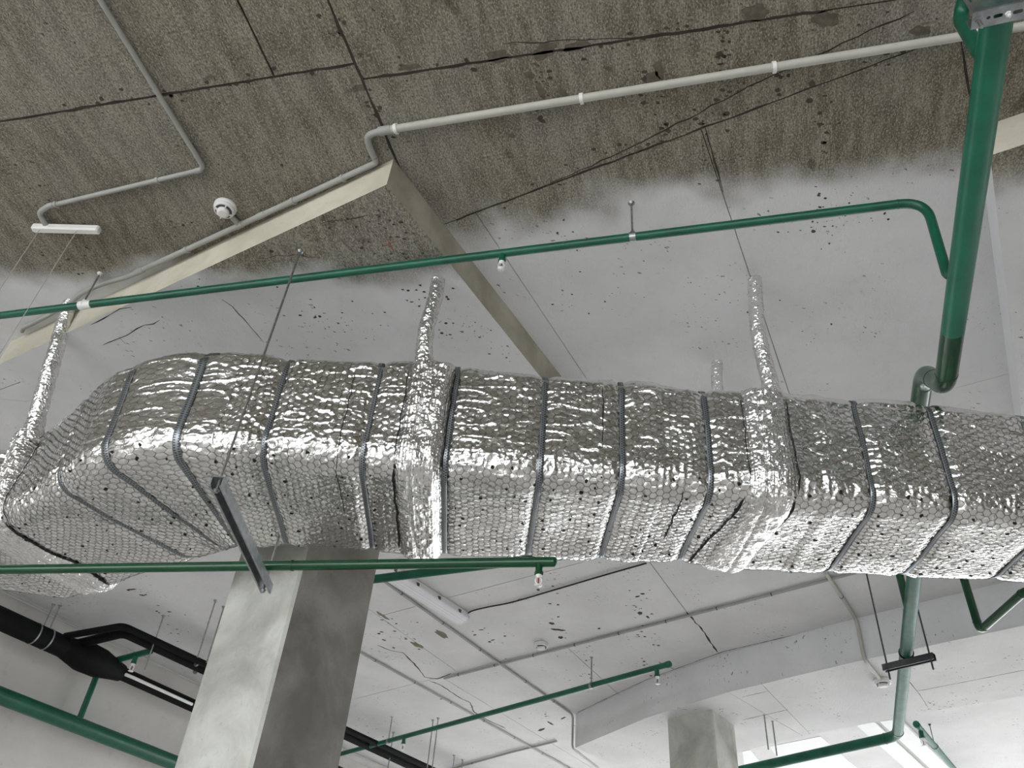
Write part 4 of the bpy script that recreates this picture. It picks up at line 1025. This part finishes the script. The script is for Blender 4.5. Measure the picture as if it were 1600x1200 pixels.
# daylight patches beyond the dropped beam, built as white strips and thin panels
s0, s1 = at(1370, 1128, .985), at(1475, 1225, .985); s1.z = s0.z; sd_ = (s1-s0).normalized(); ss_ = UPZ.cross(sd_)
wd_ = abs((at(1404, 1124, .985)-at(1340, 1139, .985)).dot(ss_))
t = thing('daylight_strips', 'twin white strips standing for daylight on the ceiling behind the dropped beam', 'light fitting', s0.to_tuple())
for sg in (-1, 1):
    m = MB(); m.box((s0+s1)/2+ss_*(wd_*.27*sg)+UPZ*.018, sd_, ss_, UPZ, (s1-s0).length/2, wd_*.22, .018, 0, .006); part(m, 'diffuser', 'white_paint_daylight', t)  # white box for a strip of daylit ceiling
m = MB(); m.box((s0+s1)/2+UPZ*.026, sd_, ss_, UPZ, (s1-s0).length/2-.01, wd_*.07, .010); part(m, 'spine', 'grey_plastic', t)
def daylight_patch(px, name='ceiling_panel'):
    m = MB(); m.prism([tuple(at(x, y, 1.0).xy) for x, y in px], ZC-.004, ZC); m.build(name, 'white_paint_daylight', ceil)  # thin white panel painting in a patch of daylight
MAT['bay_daylight'] = MAT['white_paint_daylight']
daylight_patch([(1203, 1166), (1282, 1150), (1345, 1205), (1240, 1228)]); daylight_patch([(1160, 1174), (1172, 1171), (1200, 1205), (1165, 1215)])

# black insulated pipes at lower left -------------------------------------------------
KB = .915
wv_ = W1-.34
q0, q1 = atv(0, 966, wv_), atv(190, 1050, wv_); q1.z = q0.z; dq_ = E1.copy(); q1 = q0+dq_*((q1-q0).dot(dq_))
q2 = atv(305, 1102, wv_); q2 = q0+dq_*((q2-q0).dot(dq_))
t = thing('insulated_pipe', 'thick black insulated pipe along the top of the left wall', 'pipe', q0.to_tuple())
m = MB(); m.tube([q0-dq_*1.5, q0.lerp(q1, .55)], .085, 18); part(m, 'pipe', 'black_rubber', t)
m = MB(); m.tube([q0.lerp(q1, f) for f in (.5, .56, .66, .80, .93, 1.0)], [.085, .10, .125, .12, .085, .07], 18); part(m, 'fitting_wrap', 'black_rubber', t, 'swollen black wrapping over a fitting')
m = MB(); m.tube([q1-dq_*.05, q1+dq_*7], .055, 14); part(m, 'pipe', 'black_rubber', t)
m = MB(); off = E2*-.10-UPZ*.03; m.tube([q1+off*.6, q1+off+dq_*.05, q1+off+dq_*.75], .014, 10, .03); part(m, 'white_pipe', 'white_plastic', t, 'thin bare white pipe leaving the black wrapping')
m = MB(); ring_band(m, q0.lerp(q1, .36), dq_, .084, .012, .004); part(m, 'tie', 'galvanised', t)
m = MB(); ring_band(m, q0.lerp(q1, .26), dq_, .084, .012, .004); part(m, 'tie', 'galvanised', t)
for i, (off, rr_) in enumerate((((0, 0), .028), ((7, 13), .04))):
    P_ = [at(102+off[0]*2.2, 994+off[1], KB), at(192+off[0]*.3, 978+off[1]*.8, KB), at(325, 1044+off[1]*.8, KB), at(544, 1141+off[1]*.8, KB)]; P_[1].z = P_[2].z = P_[3].z = P_[0].z
    dd = (P_[3]-P_[1]).normalized()
    t = thing('insulated_pipe', ('thinner upper' if i == 0 else 'lower')+' of the two bent black pipes passing behind the column', 'pipe', P_[0].to_tuple())
    m = MB(); m.tube([P_[0], P_[1], P_[1]+dd*6.5], rr_, 14, .06); part(m, 'pipe', 'black_rubber', t)
    m = MB(); ring_band(m, P_[1].lerp(P_[2], .86), dd, rr_, .014, .004); part(m, 'tie', 'galvanised', t)

def rod_pair(label, prs, r=.006):
    pts = []
    for a, b in prs:
        k = kdrop(a, 1.0, b); A = at(a[0], a[1], 1.0); pts.append((A, Vector((A.x, A.y, CAM_Z+k*H))))
    t = thing('rod_hanger', label, 'rod hanger', pts[0][1].to_tuple())
    for A, B_ in pts:
        m = MB(); m.tube([A, B_], r, 8); part(m, 'rod', 'rod_steel', t)
        m = MB(); m.lathe(A, -UPZ, [(.018, 0), (.018, .004), (.010, .005), (.010, .018)], 10); part(m, 'anchor', 'rod_steel', t)
    return t
rod_pair('pair of thin rods holding the thick black pipe by the left wall', [((94, 946), (76, 988)), ((84, 944), (66, 984))])
rod_pair('single thin rod holding the bent black pipes above the fitting', [((256, 962), (229, 1047))])
rod_pair('pair of thin rods left of the big column above the black pipes', [((337, 938), (314, 1028)), ((350, 948), (327, 1036))])
rod_pair('pair of close thin rods crossing the thin dark green pipe', [((677, 1125), (668, 1206)), ((685, 1122), (676, 1206))])
rod_pair('single thin rod beside the far green pipe near the black pipes', [((615, 1144), (605, 1206))])
rod_pair('two short rods at the bottom edge right of the black pipes', [((710, 1180), (708, 1208)), ((723, 1187), (721, 1210))])
